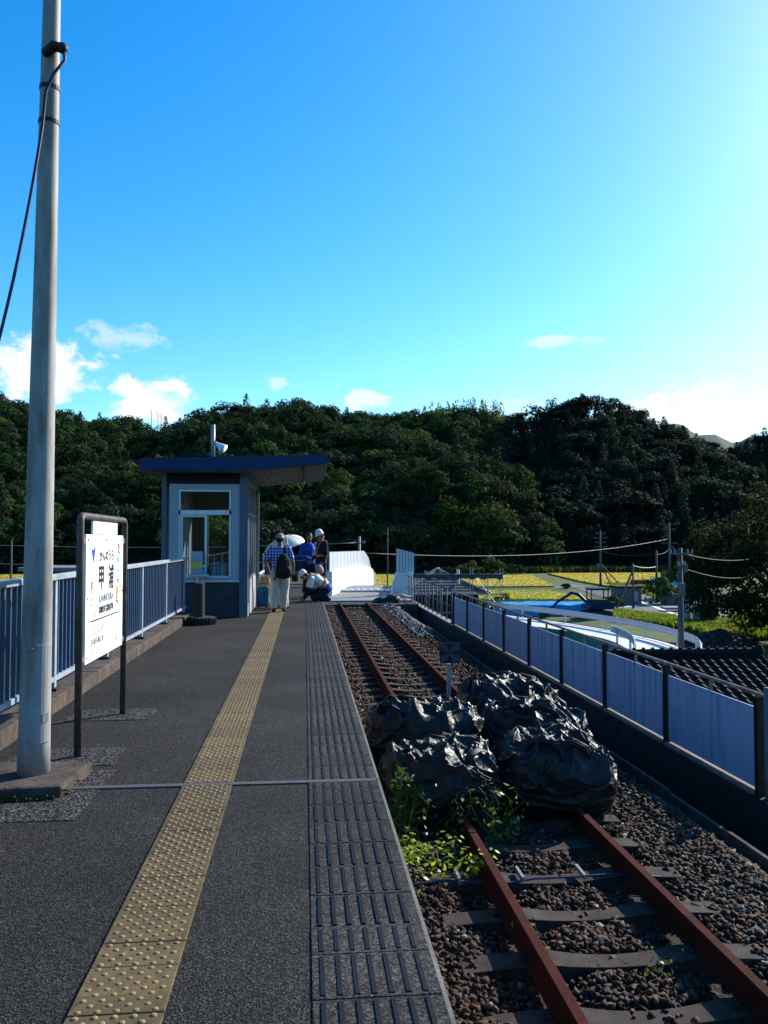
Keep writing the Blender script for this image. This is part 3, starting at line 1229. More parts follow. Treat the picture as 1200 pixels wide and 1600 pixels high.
strokes(7.04, 7.12, 1.15, 1.28, 22, M['ink'])
strokes(7.03, 7.14, .98, 1.04, 12, M['ink'])
strokes(6.22, 6.28, 1.12, 1.2, 12, M['ink'])
strokes(6.23, 6.27, .96, 1.1, 10, M['ink_grey'])
strokes(6.36, 6.38, 1.2, 1.26, 6, M['ink_grey'], .02)
strokes(6.33, 6.38, .93, .97, 6, M['ink'], .02)
strokes(7.03, 7.07, .68, .83, 14, M['ink_grey'])
strokes(6.2, 6.62, .66, .7, 20, M['ink_grey'], .02)
off = wloc(board)
m_ = MB()
for cidx in range(7):
    for r_ in range(7):
        m_.obox((XS + .0095, 6.35 + .112 * cidx, 1.635 - .012 * r_), (.002, srng.uniform(.01, .03), .004))
m_.build('small_marks', M['ink'], board)

# ------------------------------------------------------------------ waiting shelter
SX0, SX1, SY0, SY1 = -2.80, -1.12, 16.65, 20.7
sh = thing('waiting_shelter', 'small blue grey waiting room with wide windows and a blue flat roof', 'shelter', (-1.96, 18.6, 0))
MB().box(SX0 + .1, SX1 - .12, SY0 + .02, SY0 + .11, 0, .71).build('base_wall', M['hut_base'], sh)
for (a, b) in ((SX0, SX0 + .09), (SX1 - .165, SX1)):
    MB().box(a, b, SY0 - .03, SY0 + .12, 0, 2.87).build('corner_post', M['hut_blue'], sh)
for (a, b) in ((SX0, SX0 + .09), (SX1 - .1, SX1)):
    MB().box(a, b, SY1 - .1, SY1, 0, 2.87).build('corner_post', M['hut_blue'], sh)
fa = MB()
wx0, wx1, wz0, wz1 = -2.47, -1.46, .79, 2.52
fx0, fx1 = SX0 + .14, SX1 - .168
fa.box(fx0, wx0, SY0, SY0 + .08, .71, 2.64)
fa.box(wx1, fx1, SY0, SY0 + .08, .71, 2.64)
fa.box(wx0, wx1, SY0, SY0 + .08, wz1, 2.64)
fa.box(wx0, wx1, SY0, SY0 + .08, .71, wz0)
fa.build('front_wall', M['hut_white'], sh)
MB().box(fx0 - .03, fx1 + .03, SY0 - .03, SY0 - .002, .7, .735).build('window_sill', M['alum'], sh)
wf = MB()
e = .03
for (a, b, c_, d) in ((wx0, wx1, 2.03, 2.12), (wx0, wx0 + e, wz0, wz1), (wx1 - e, wx1, wz0, wz1), (wx0 + e, wx1 - e, wz1 - e, wz1), (wx0 + e, wx1 - e, wz0, wz0 + e)):
    wf.box(a, b, SY0 - .012, SY0 + .06, c_, d)
wfo = wf.build('window', M['alum'], sh)
sf = MB()
for (a, b, c_, d) in ((-2.43, -2.395, .83, 2.02), (-1.97, -1.92, .83, 2.02), (-2.395, -1.97, .83, .87), (-2.395, -1.97, 1.985, 2.02)):
    sf.box(a, b, SY0 + .005, SY0 + .03, c_, d)
sf.build('sliding_sash', M['alum'], wfo)
MB().box(wx0 + e, wx1 - e, SY0 + .035, SY0 + .039, 2.13, wz1 - e).build('pane', M['glass'], wfo)
MB().box(-2.395, -1.97, SY0 + .016, SY0 + .019, .87, 1.985).build('pane', M['glass'], wfo)
MB().box(-1.92, wx1 - e, SY0 + .04, SY0 + .043, .83, 2.02).build('pane', M['glass'], wfo)
# side towards the track: low white wall, glazed bays, open doorway at the far end
MB().box(SX1 - .09, SX1 - .01, SY0 + .125, SY1 - 1.2, 0, .72).build('side_base_wall', M['hut_white'], sh)
sd_ = MB()
bays = [SY0 + .125, SY0 + .8, SY0 + 1.5, SY0 + 2.2, SY1 - 1.2]
for yv in bays:
    sd_.box(SX1 - .075, SX1 - .02, yv - .025, yv + .025, .72, 2.7)
for z in (.72, 2.05, 2.68):
    sd_.box(SX1 - .07, SX1 - .025, bays[0], bays[-1], z, z + .05)
sd_.box(SX1 - .075, SX1 - .02, SY1 - .13, SY1 - .1, 0, 2.7)
sdo = sd_.build('side_window', M['galv'], sh)
for k in range(4):
    MB().box(SX1 - .05, SX1 - .046, bays[k] + .027, bays[k + 1] - .027, .772, 2.048).build('pane', M['glass'], sdo)
    MB().box(SX1 - .05, SX1 - .046, bays[k] + .027, bays[k + 1] - .027, 2.102, 2.678).build('pane', M['glass'], sdo)
MB().box(SX0 + .03, SX0 + .08, SY0 + .125, SY1 - .105, 0, 2.85).build('left_wall', M['hut_blue'], sh)
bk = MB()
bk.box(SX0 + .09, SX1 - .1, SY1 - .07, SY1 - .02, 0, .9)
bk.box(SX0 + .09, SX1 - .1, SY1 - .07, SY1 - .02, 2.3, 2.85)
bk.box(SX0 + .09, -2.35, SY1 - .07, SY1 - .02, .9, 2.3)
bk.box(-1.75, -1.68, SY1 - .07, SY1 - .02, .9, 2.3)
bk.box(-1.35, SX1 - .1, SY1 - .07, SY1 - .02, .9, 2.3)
bk.build('back_wall', M['plaster'], sh)  # dark wall tone stands in for the shade inside the waiting room
MB().box(-1.78, -1.66, SY1 - .1, SY1 - .075, .72, 2.5).build('door_frame', M['paint_white'], sh)
bn = MB()
bn.box(-2.25, -1.35, SY1 - .75, SY1 - .2, .42, .47)
bn.box(-2.25, -1.35, SY1 - .24, SY1 - .18, .47, .98)
for xx in (-2.2, -1.4):
    bn.box(xx - .03, xx + .03, SY1 - .7, SY1 - .25, 0, .42)
tag(bn.build('bench', M['bench_blue'], bevel=.01), 'bright blue bench seen through the waiting room window', 'bench')
MB().box(SX0 + .09, SX1 - .17, SY0 - .02, SY0 + .07, 2.645, 2.87).build('header_and_shade', M['dark'], sh)  # header and the shade under the roof overhang as one near-black strip
MB().box(SX1 - .1, SX1 - .02, SY0 + .13, SY1 - .11, 2.74, 2.87).build('side_beam', M['hut_blue'], sh)
# roof
RY_0, RY_1 = 16.25, 20.9
roof = MB()
top = [(-3.17, 3.10), (-1.26, 3.16), (.455, 3.205)]
bot = [(-3.17, 2.875), (-1.26, 2.875), (.455, 3.04)]
poly = [bot[0], bot[1], bot[2], top[2], top[1], top[0]]
roof.prism(poly, RY_0, RY_1, 'y')
ro = roof.build('roof', M['roof_blue'], sh)
so = MB()
nb = 26
for i in range(nb):
    x0 = -3.1 + 3.5 * i / nb
    x1 = x0 + 3.5 / nb - .012
    zz = lambda x: 2.875 if x < -1.26 else 2.875 + (x + 1.26) / 1.715 * .165
    so.add([(x0, RY_0 + .05, zz(x0) - .004), (x1, RY_0 + .05, zz(x1) - .004), (x1, RY_1 - .05, zz(x1) - .004), (x0, RY_1 - .05, zz(x0) - .004),
            (x0, RY_0 + .05, zz(x0) - .018), (x1, RY_0 + .05, zz(x1) - .018), (x1, RY_1 - .05, zz(x1) - .018), (x0, RY_1 - .05, zz(x0) - .018)],
           [(0, 1, 2, 3), (7, 6, 5, 4), (0, 4, 5, 1), (1, 5, 6, 2), (2, 6, 7, 3), (3, 7, 4, 0)])
so.build('soffit', M['soffit'], ro)
MB().box(-.06, -.02, RY_0 + .06, RY_1 - .06, 2.90, 2.965).build('conduit', M['brown_steel'], ro)
MB().tube([(-.04, 19.4, 2.93), (-.04, 19.4, 2.83)], .05, 10).build('ceiling_lamp', M['galv'], ro)
cr = MB().add([(-2.86, RY_0 - .03, 3.11), (-2.72, RY_0 - .03, 3.112), (-2.84, RY_0 - .03, 3.19), (-2.86, RY_0 + .12, 3.11), (-2.72, RY_0 + .12, 3.112), (-2.84, RY_0 + .12, 3.19)], [(0, 1, 2), (5, 4, 3), (0, 3, 4, 1), (1, 4, 5, 2), (2, 5, 3, 0)])
M['roof_orange'] = mat('roof_orange', (.5, .15, .06), .7)
cr.build('corner_flashing', M['roof_orange'], ro)

sp = thing('loudspeaker_pole', 'grey pipe on the shelter roof holding a white horn loudspeaker', 'loudspeaker', (-1.83, 16.75, 3.12))
MB().tube([(-1.83, 16.75, 3.1), (-1.83, 16.75, 3.84)], .042, 14).build('pole', M['galv'], sp, smooth=True)
h = MB()
d = Vector((.72, -.3, -.62)).normalized()
p = Vector((-1.77, 16.71, 3.47))
h.tube([p - d * .04, p, p + d * .07, p + d * .14, p + d * .21, p + d * .22], [.012, .02, .045, .075, .105, .11], 18)
h.build('horn', M['paint_white'], sp, smooth=True)
MB().box(-1.84, -1.75, 16.70, 16.78, 3.44, 3.5).build('bracket', M['galv'], sp)

bx = thing('leaflet_box', 'white box with a yellow label fixed on the railing end beside the shelter window', 'box', (-2.09, 16.45, .86))
MB().box(-2.2, -1.98, 16.4, 16.52, .86, 1.31).build('body', M['hut_white'], bx, bevel=.01)
MB().box(-2.19, -1.99, 16.396, 16.399, .98, 1.1).build('label_strip', M['label_yellow'], bx)
bt = thing('spray_bottle', 'small pale blue spray bottle standing beside the white leaflet box', 'bottle', (-1.93, 16.4, .86))
MB().tube([(-1.93, 16.4, .865), (-1.93, 16.4, .95), (-1.93, 16.4, .975), (-1.93, 16.4, 1.0)], [.032, .032, .014, .012], 10).build('body', M['ink_cyan'], bt, smooth=True)
MB().box(-1.96, -1.91, 16.38, 16.42, 1.0, 1.04).build('spray_head', M['paint_white'], bt)
tr = MB()
tr.box(-2.24, -1.86, 16.33, 16.53, .83, .858)
tr.tube([(-2.08, 16.45, .12), (-2.08, 16.45, .83)], .02, 8)
tag(tr.build('shelf_stand', M['alum']), 'narrow metal stand carrying the white leaflet box', 'stand')

at = thing('ashtray_stand', 'brown cylindrical ashtray standing in a low octagonal concrete ring', 'ashtray', (-1.9, 15.35, 0))
MB().tube([(-1.905, 15.35, .1), (-1.905, 15.35, .74), (-1.905, 15.35, .75)], [.1, .1, .092], 20).build('drum', M['ashtray'], at, smooth=False)
rg = MB()
rg.tube([(-1.86, 15.33, 0), (-1.86, 15.33, .135)], .27, 8)
rg.build('ring_base', M['concrete_dark'], at, bevel=.015)
rb = MB()
for i in range(24):
    an = 2 * math.pi * i / 24
    rb.box(-1.86 + .262 * math.cos(an) - .012, -1.86 + .262 * math.cos(an) + .012, 15.33 + .262 * math.sin(an) - .012, 15.33 + .262 * math.sin(an) + .012, .01, .12)
rb.build('ring_ribs', M['ashtray'], at)
# ------------------------------------------------------------------ black bulk bags on the track
def ridged(p, k, seed):
    q = Vector((p[0] * k + seed, p[1] * k - seed * .7, p[2] * k + seed * .3))
    return 1 - 2 * abs(noise.noise(q))


def cell(p, k):
    return noise.voronoi(p * k)[0]


def make_bag(cx, cy, w_, d_, h_, rot, seed, label):
    nu, nv = 320, 160
    V = np.zeros((nv * nu, 3))
    e1, e2 = .55, .58

    def sp(c, e):
        return math.copysign(abs(c) ** e, c)
    k = 0
    ca, sa = math.cos(rot), math.sin(rot)
    S0 = Vector((seed, -seed * .6, seed * .3))
    for i in range(nv):
        ph_ = R(-62) + (R(90) - R(-62)) * (i / (nv - 1)) ** .9
        cz = sp(math.sin(ph_), .88)
        cr_ = max(1e-4, math.cos(ph_)) ** e1
        for j in range(nu):
            th = 2 * math.pi * j / nu
            x = w_ / 2 * cr_ * sp(math.cos(th), e2)
            y = d_ / 2 * cr_ * sp(math.sin(th), e2)
            z = h_ * (.45 + .55 * cz)
            up = max(0, min(1, (z / h_ - .3) / .5))
            p = Vector((x, y, z * 1.15)) + S0
            wv = noise.noise_vector(p * 2.0)
            q = p + wv * .2
            # creased sheet: cell distances give flat facets meeting in sharp folds
            sk = Vector((q.x + .5 * q.y, q.y * 1.25 - .4 * q.x, q.z * 1.3))
            d1 = cell(sk, 2.3)
            d2 = cell(Vector((q.x * 1.5, q.y * .8, q.z)) + wv * .1, 4.4)
            n1 = noise.noise(p * 1.7)
            f1 = d1[0] - .42
            f2 = d2[0] - .42
            fold_ = (d1[1] - d1[0])
            r3 = 1 - 2 * abs(noise.noise(q * 9.5))
            amp = .07 + 1.05 * up ** 1.2
            disp = .07 * n1 + amp * (.085 * f1 + .085 * f2 + .006 * r3)
            if fold_ < .16:
                disp += amp * .03 * (1 - fold_ / .16) ** 2
            e2_ = d2[1] - d2[0]
            if e2_ < .2:
                disp += amp * .016 * (1 - e2_ / .2) ** 2
            if up < .7:
                hz = 1 - 2 * abs(noise.noise(Vector((p.x * 1.6, p.y * 1.6, z * 9 + 1.6 * wv.x))))
                disp += .014 * hz * abs(hz) * (1 - up)
            nrm = Vector((x / (w_ / 2) ** 2, y / (d_ / 2) ** 2, (z - h_ * .45) / (h_ * .55) ** 2 + .15))
            nrm.normalize()
            x += nrm.x * disp
            y += nrm.y * disp
            z += nrm.z * disp * (1.35 if up > .2 else .3)
            V[k] = (cx + x * ca - y * sa, cy + x * sa + y * ca, -1.12 + max(-.04, z))
            k += 1
    idx = np.arange(nv * nu).reshape(nv, nu)
    nx_ = np.roll(idx, -1, 1)
    F = np.stack([idx[:-1], nx_[:-1], nx_[1:], idx[1:]], -1).reshape(-1, 4)
    b = np_mesh('bulk_bag', V, 4, M['plastic'], faces=F, smooth=True)
    sm_ = b.modifiers.new('soften', 'SMOOTH')
    sm_.iterations = 4
    sm_.factor = .5
    tag(b, label, 'bag', 'black bulk bags piled on the track')
    rs = random.Random(seed)
    for s in range(6):
        a = rs.uniform(0, 6.28)
        px_, py_ = cx + .36 * w_ * math.cos(a), cy + .36 * d_ * math.sin(a)
        a2 = a + rs.uniform(.5, 1.1)
        qx, qy = cx + .42 * w_ * math.cos(a2), cy + .42 * d_ * math.sin(a2)
        zt = -1.12 + h_
        st = MB()
        pts = [(px_, py_, zt - .08), (px_ * .9 + qx * .1, py_ * .9 + qy * .1, zt + .03), ((px_ + qx) / 2, (py_ + qy) / 2, zt + rs.uniform(.05, .09)), (px_ * .1 + qx * .9, py_ * .1 + qy * .9, zt + .01), (qx, qy, zt - .1)]
        st.tube(pts, [(.034, .003)] * 5, 6)
        st.build('lifting_strap', M['strap'], b, smooth=True)
    return b


make_bag(1.32, 7.95, 1.08, 1.05, .60, .08, 3.1, 'crumpled black bulk bag nearest the platform, with leafy weeds growing in front of it')
make_bag(2.43, 8.02, 1.10, 1.05, .66, -.05, 7.7, 'crumpled black bulk bag at the front on the right, bulging over the far rail')
make_bag(1.30, 9.08, 1.25, 1.02, .80, -.1, 12.3, 'crumpled black bulk bag just before the square marker post, nearest the platform')
make_bag(2.50, 9.1, 1.2, 1.0, .76, .12, 17.9, 'crumpled black bulk bag in the middle of the row of three')
make_bag(2.55, 10.25, 1.25, 1.05, .84, .05, 23.4, 'crumpled black bulk bag at the far end of the pile beside the marker post')

# car stop marker
mk = thing('track_marker', 'square dark marker board with pale wedges on a grey post between the rails', 'marker', (1.92, 10.95, -1.1))
MB().box(1.89, 1.945, 10.96, 11.0, -1.2, -.13).build('post', M['galv'], mk)
bdm = MB().box(1.79, 2.055, 10.935, 10.957, -.115, .15).build('board', M['x_board'], mk, bevel=.008)
xc, zc = 1.9225, .0175
for a0 in (45, 135, 225, 315):
    pts = []
    for da in (-27, 27):
        a = R(a0 + da)
        rr_ = .118 / max(abs(math.cos(a)), abs(math.sin(a)))
        pts.append((xc + rr_ * math.cos(a), 10.9335, zc + rr_ * math.sin(a)))
    cnr = (xc + .118 * math.copysign(1, math.cos(R(a0))), 10.9335, zc + .118 * math.copysign(1, math.sin(R(a0))))
    MB().add([(xc, 10.9335, zc), pts[0], cnr, pts[1]], [(0, 1, 2, 3)]).build('pale_wedge', M['x_pale'], bdm)

# ------------------------------------------------------------------ leaves helper


def quads(cent, size, outv=None, up=.25, seed=0, aspect=.6, rnd=.9):
    """random leaf shaped quads at centres; returns (4n,3)"""
    r = np.random.default_rng(seed)
    n = len(cent)
    nr = r.normal(size=(n, 3)) * rnd
    if outv is not None:
        nr += outv
    nr[:, 2] += up
    nr /= np.linalg.norm(nr, axis=1, keepdims=True) + 1e-9
    t = r.normal(size=(n, 3))
    t -= nr * (t * nr).sum(1, keepdims=True)
    t /= np.linalg.norm(t, axis=1, keepdims=True) + 1e-9
    b = np.cross(nr, t)
    s = np.asarray(size).reshape(-1, 1) * np.ones((n, 1))
    a = t * s * .5
    c = b * s * .5 * aspect
    v = np.stack([cent - a, cent - c * 1.0 - a * .1, cent + a, cent + c - a * .1], 1)
    return v.reshape(-1, 3)


def weed(name, label, stems, leaves_per, lsize, col, seed, group=None, spread=.05, cat='plant'):
    """stems: list of 3D polylines"""
    t = thing(name, label, cat, stems[0][0], group)
    r = np.random.default_rng(seed)
    st = MB()
    cent = []
    for s in stems:
        st.tube(s, .0025, 5)
        pts = np.array(s)
        seg = np.linspace(0, len(s) - 1.001, leaves_per)
        for u in seg:
            i = int(u)
            f = u - i
            p = pts[i] * (1 - f) + pts[i + 1] * f
            cent.append(p + r.normal(size=3) * spread)
    cent = np.array(cent)
    n = len(cent)
    v = quads(cent, lsize * (.6 + .8 * r.random(n)), up=.9, seed=seed, aspect=.55, rnd=.6)
    c = np.array(col)[None] * (.7 + .6 * r.random((n, 1))) * np.array([1 + .3 * (r.random() - .5), 1, 1])
    st.build('stems', M['stem'], t)
    np_mesh('leaves', v, 4, M['leaf'], t, cols=np.repeat(c, 4, 0))
    return t


wr = random.Random(31)
G1 = (.17, .27, .03)
stems = []
for i in range(26):
    x, y = wr.uniform(.62, 1.5), wr.uniform(6.35, 6.95)
    if x > 1.25 and y > 6.8:
        continue
    hgt = wr.uniform(.06, .2)
    stems.append([(x, y, -1.12), (x + wr.uniform(-.1, .1), y + wr.uniform(-.1, .1), -1.12 + hgt), (x + wr.uniform(-.25, .25), y + wr.uniform(-.2, .2), -1.1 + hgt * .8)])
weed('low_weeds', 'bright green low weeds spreading over the near rail and ballast by the platform edge', stems, 20, .05, (.3, .36, .02), 41)
stems = []
for i in range(22):
    x, y = wr.uniform(.6, 1.75), wr.uniform(7.0, 7.45)
    z = -1.1
    pts = [(x, y, z)]
    for k in range(5):
        x += wr.uniform(-.09, .1)
        y += wr.uniform(-.05, .07)
        z += wr.uniform(.02, .12)
        pts.append((x, y, z))
    stems.append(pts)
weed('climbing_vine', 'leafy green vine climbing the front of the bulk bag nearest the platform', stems, 16, .05, (.04, .068, .01), 42, spread=.06)
stems = []
for i in range(8):
    x, y = wr.uniform(1.45, 1.95), wr.uniform(7.1, 7.35)
    pts = [(x, y, -1.08)]
    for k in range(4):
        pts.append((x + wr.uniform(-.1, .1), y + wr.uniform(-.1, .02), -1.0 + .1 * k + wr.uniform(-.03, .03)))
    stems.append(pts)
weed('trailing_vine', 'bright trailing vine hanging over the near rail between the two front bulk bags', stems, 14, .05, (.14, .2, .014), 45, spread=.045)
stems = []
for i in range(3):
    x, y = .84 + .05 * i, 7.35
    stems.append([(x, y, -1.1), (x + .01, y, -.85), (x + .02 + .02 * i, y + .02, -.52 - .08 * i)])
wt = thing('tall_weed', 'tall feathery weed standing against the nearest bulk bag', 'plant', (.86, 7.35, -1.1))
st = MB()
cent, outs = [], []
r_ = np.random.default_rng(4)
for s in stems:
    st.tube(s, .006, 5)
    p = np.array(s)
    for u in np.linspace(.6, 1.99, 60):
        i = int(u)
        f = u - i
        c0 = p[i] * (1 - f) + p[i + 1] * f
        a = r_.random() * 6.28
        l = .1 * (2.15 - u) / 1.4 + .03
        for q in (.35, .7, 1):
            cent.append(c0 + np.array([math.cos(a) * l * q, math.sin(a) * l * q, .03 * q]))
st.build('stem', M['stem'], wt)
cent = np.array(cent)
v = quads(cent, np.full(len(cent), .055), up=.4, seed=5, aspect=.22, rnd=.5)
np_mesh('leaves', v, 4, M['leaf'], wt, cols=np.repeat(np.array([(.05, .11, .015)]) * (.7 + .6 * r_.random((len(cent), 1))), 4, 0))
for (x, y, lab) in ((1.5, 5.55, 'small weed sprouting beside the near rail in the foreground'), (2.12, 4.95, 'tiny weed sprouting in the ballast between the rails'),
                    (.72, 12.6, 'small weed beside the platform edge beyond the bulk bags'), (.68, 5.2, 'tiny yellowish weed beside the platform edge in the foreground')):
    stems = [[(x, y, -1.12), (x + wr.uniform(-.03, .03), y, -1.06), (x + wr.uniform(-.07, .07), y + wr.uniform(-.05, .05), -1.02)] for k in range(4)]
    weed('weed_sprout', lab, stems, 6, .04, (.09, .14, .015), int(x * 100))

# ------------------------------------------------------------------ far end of the platform: slab, sandbags, barriers, gate
mb = MB()
mb.prism([(.6, 34.4), (4.5, 34.4), (4.6, 42), (4.7, 44.5), (2.2, 44.5), (1.0, 42), (.6, 40)], -1.6, -.93, 'z')
struct(mb.build('end_slab', M['concrete_light']), 'pale concrete slab beyond the end of the rails', 'slab')
mb = MB()
mb.prism([(.8, 39.5), (4.6, 39.5), (5.2, 46), (5.6, 53.5), (2.8, 53.5), (1.0, 46)], GZ, -1.62, 'z')
struct(mb.build('end_embankment', M['concrete_dark']), 'concrete embankment under the end slab', 'embankment')
mb = MB().box(.6, 4.55, 33.0, 34.5, -1.6, -.99)
struct(mb.build('gravel_apron', M['patch']), 'gravel apron where the rails end', 'apron')
mb = MB().box(1.1, 4.3, 40.6, 44.2, -.935, -.82)
struct(mb.build('raised_deck', M['concrete_light'], bevel=.02), 'raised pale deck behind the row of sandbags', 'deck')
prng = random.Random(77)
for i in range(11):
    s = MB()
    xc = .95 + .315 * i
    yc = 40.35 + prng.uniform(-.05, .05)
    m3 = Matrix.Rotation(prng.uniform(-.2, .2), 3, 'Z')
    s.ball((xc, yc, -.855), (.17, .16, .085), 14, 8, m3)
    s.ball((xc + .1, yc, -.86), (.08, .12, .07), 10, 6, m3)
    s.ball((xc - .1, yc, -.86), (.08, .12, .065), 10, 6, m3)
    tag(s.build('sandbag', M['sandbag'], smooth=True), 'small white sandbag in the row laid across the end slab', 'sandbag', 'white sandbags across the end slab')
s = MB()
s.obox((4.32, 37.2, -.95), (.3, 3.4, .2), rz=R(8))
tag(s.build('white_kerb_block', M['concrete_light'], bevel=.03), 'long pale kerb block lying at the foot of the grey pipe railing', 'kerb block')
# black bag at rail end
V = []
s = MB()
s.ball((3.15, 33.9, -.95), (.38, .35, .2), 28, 18)
s.ball((3.55, 33.8, -.9), (.32, .34, .26), 28, 18)
vv = []
for p in s.v:
    q = Vector(p)
    n_ = noise.noise(q * 4) * .06 + ridged(q, 7, 2) * .025
    vv.append((q.x + n_, q.y + n_, max(-1.12, q.z + n_)))
s.v = vv
tag(s.build('black_sack', M['plastic'], smooth=True), 'small black plastic sack slumped at the end of the far rail', 'sack')

# left white barrier curving away: low wall with translucent panels above
path = [(1.1, 37.5), (1.55, 40), (2.1, 43), (2.75, 46), (3.4, 49), (3.9, 51), (4.2, 52.3)]
wb = thing('left_barrier', 'white concrete barrier with grey panels curving away at the left of the end slab', 'barrier', (2.5, 45, -.93))


def wall_strip(pts, z0s, z1s, th):
    m_ = MB()
    n = len(pts)
    vs = []
    for i, (x, y) in enumerate(pts):
        x2, y2 = pts[min(i + 1, n - 1)]
        x1, y1 = pts[max(i - 1, 0)]
        d_ = Vector((x2 - x1, y2 - y1)).normalized()
        nx_, ny_ = -d_.y * th / 2, d_.x * th / 2
        vs += [(x + nx_, y + ny_, z0s[i]), (x - nx_, y - ny_, z0s[i]), (x - nx_, y - ny_, z1s[i]), (x + nx_, y + ny_, z1s[i])]
    fs = []
    for i in range(n - 1):
        for k in range(4):
            fs.append((i * 4 + k, i * 4 + (k + 1) % 4, i * 4 + 4 + (k + 1) % 4, i * 4 + 4 + k))
    fs += [(0, 1, 2, 3), (4 * n - 1, 4 * n - 2, 4 * n - 3, 4 * n - 4)]
    return m_.add(vs, fs)


def dense(pts, k):
    out = []
    for a, b in zip(pts[:-1], pts[1:]):
        for i in range(k):
            t = i / k
            out.append((a[0] + (b[0] - a[0]) * t, a[1] + (b[1] - a[1]) * t))
    return out + [pts[-1]]


dp = dense(path, 6)
n = len(dp)
wall_strip(dp, [-1.2] * n, [.16 - .5 * max(0, (i / n - .45) / .55) ** 2 for i in range(n)], .28).build('wall', M['white_concrete'], wb)
top = [1.04 - .12 * (i / n) - (1.5 * max(0, (i / n - .66) / .34) ** 1.3) for i in range(n)]
mm = MB()
for i in range(n - 1):
    (x0, y0), (x1, y1) = dp[i], dp[i + 1]
    base = .16 - .5 * max(0, (i / n - .45) / .55) ** 2
    if top[i] < base + .05:
        continue
    d_ = Vector((x1 - x0, y1 - y0, 0))
    c_ = Vector(((x0 + x1) / 2, (y0 + y1) / 2, (base + top[i]) / 2))
    mm.obox(c_, (d_.length * .97, .05, top[i] - base), rz=math.atan2(d_.y, d_.x))
M['grey_panel'] = mat('barrier_panel', (.55, .6, .63), .5, var=.06)
mm.build('panel_row', M['grey_panel'], wb)
for i in range(0, n - 1, 1):
    mm = MB()
    x0, y0 = dp[i]
    base = .16 - .5 * max(0, (i / n - .45) / .55) ** 2
    if top[i] > base + .05:
        mm.box(x0 - .03, x0 + .03, y0 - .05, y0 + .05, base, top[i] + .02)
        mm.build('panel_post', M['galv'], wb)
M['net_red'] = mat('net_red', (.3, .2, .21), .8, var=.3)
MB().obox((4.38, 53.0, -.85), (1.5, .05, .75), rz=R(76)).build('mesh_sheet', M['net_red'], wb)

wb2 = thing('right_barrier', 'white concrete barrier end with tall grey panels at the right of the end slab', 'barrier', (4.6, 38.5, -1.12))
mm = MB()
mm.prism([(4.0, -1.3), (5.0, -1.3), (4.96, .08), (4.22, .1), (4.02, -.4)], 38.0, 38.35, 'y')
mm.build('end_block', M['white_concrete'], wb2, bevel=.02)
wall_strip([(4.9, 38.4), (5.2, 43), (6.0, 49)], [-1.3] * 3, [.07, .0, -.2], .25).build('wall', M['white_concrete'], wb2)
for k in range(6):
    x = 4.24 + .14 * k
    y = 38.12 + .03 * k
    MB().box(x, x + .118, y, y + .05, .06, 1.17 - .035 * k).build('panel', M['grey_panel'], wb2)
    MB().box(x - .02, x + .006, y - .04, y + .03, .06, 1.2 - .035 * k).build('panel_post', M['galv'], wb2)

# gate across the end of the platform
gt = thing('platform_gate', 'grey blue steel gate with mesh panels closing the far end of the platform', 'gate', (-.3, 27.6, 0))
for x in (-1.35, -.62, .12, .42):
    MB().box(x - .025, x + .025, 27.58, 27.63, 0, 1.12).build('post', M['alum'], gt)
for (a, b) in ((-1.325, -.645), (-.595, .095), (.145, .395)):
    m_ = MB()
    m_.box(a, b, 27.59, 27.62, .06, .1)
    m_.box(a, b, 27.59, 27.62, .34, .37)
    m_.box(a, b, 27.59, 27.62, 1.04, 1.08)
    k = int((b - a) / .05)
    for q in range(k):
        x = a + (b - a) * (q + .5) / k
        m_.box(x - .008, x + .008, 27.598, 27.612, .1, 1.04)
    m_.build('gate_leaf', M['picket'], gt)
fl = thing('low_railing', 'short white low railing between the shelter and the gate', 'railing', (-1.0, 23.5, 0))
for y in (22.4, 23.5, 24.6):
    MB().box(-1.22, -1.18, y - .02, y + .02, 0, .62).build('post', M['paint_white'], fl)
MB().box(-1.225, -1.175, 22.3, 24.7, .62, .66).build('top_rail', M['paint_white'], fl)
MB().box(-1.215, -1.185, 22.3, 24.7, .3, .33).build('mid_rail', M['paint_white'], fl)

# luggage by the shelter wall
cs = thing('suitcase', 'upright blue suitcase against the white shelter wall', 'suitcase', (-.93, 18.95, 0))
MB().box(-1.07, -.80, 18.85, 19.07, .04, .50).build('shell', M['case_blue'], cs, bevel=.05)
MB().tube([(-1.02, 18.96, .49), (-1.02, 18.96, .55), (-.87, 18.96, .55), (-.87, 18.96, .49)], .01, 6).build('handle', M['black_cloth'], cs)
for x in (-1.03, -.85):
    MB().tube([(x - .02, 18.92, .03), (x + .02, 18.92, .03)], .03, 8).build('wheel', M['tyre'], cs)
s = MB()
s.tube([(-.93, 19.85, 0), (-.93, 19.85, .2), (-.93, 19.85, .5), (-.93, 19.85, .68)], [(.16, .1), (.17, .11), (.14, .08), (.1, .03)], 10, side=(1, 0, 0))
tag(s.build('paper_bag', M['paper_bag']), 'tall brown paper bag standing behind the blue suitcase', 'bag')
s = MB()
s.tube([(-.72, 19.75, 0), (-.72, 19.75, .12), (-.72, 19.75, .27), (-.72, 19.75, .36)], [(.11, .09), (.13, .1), (.11, .08), (.03, .02)], 12, side=(1, 0, 0))
tag(s.build('plastic_bag', M['white_bag'], smooth=True), 'small white plastic bag on the ground beside the brown paper bag', 'bag')

# ------------------------------------------------------------------ people


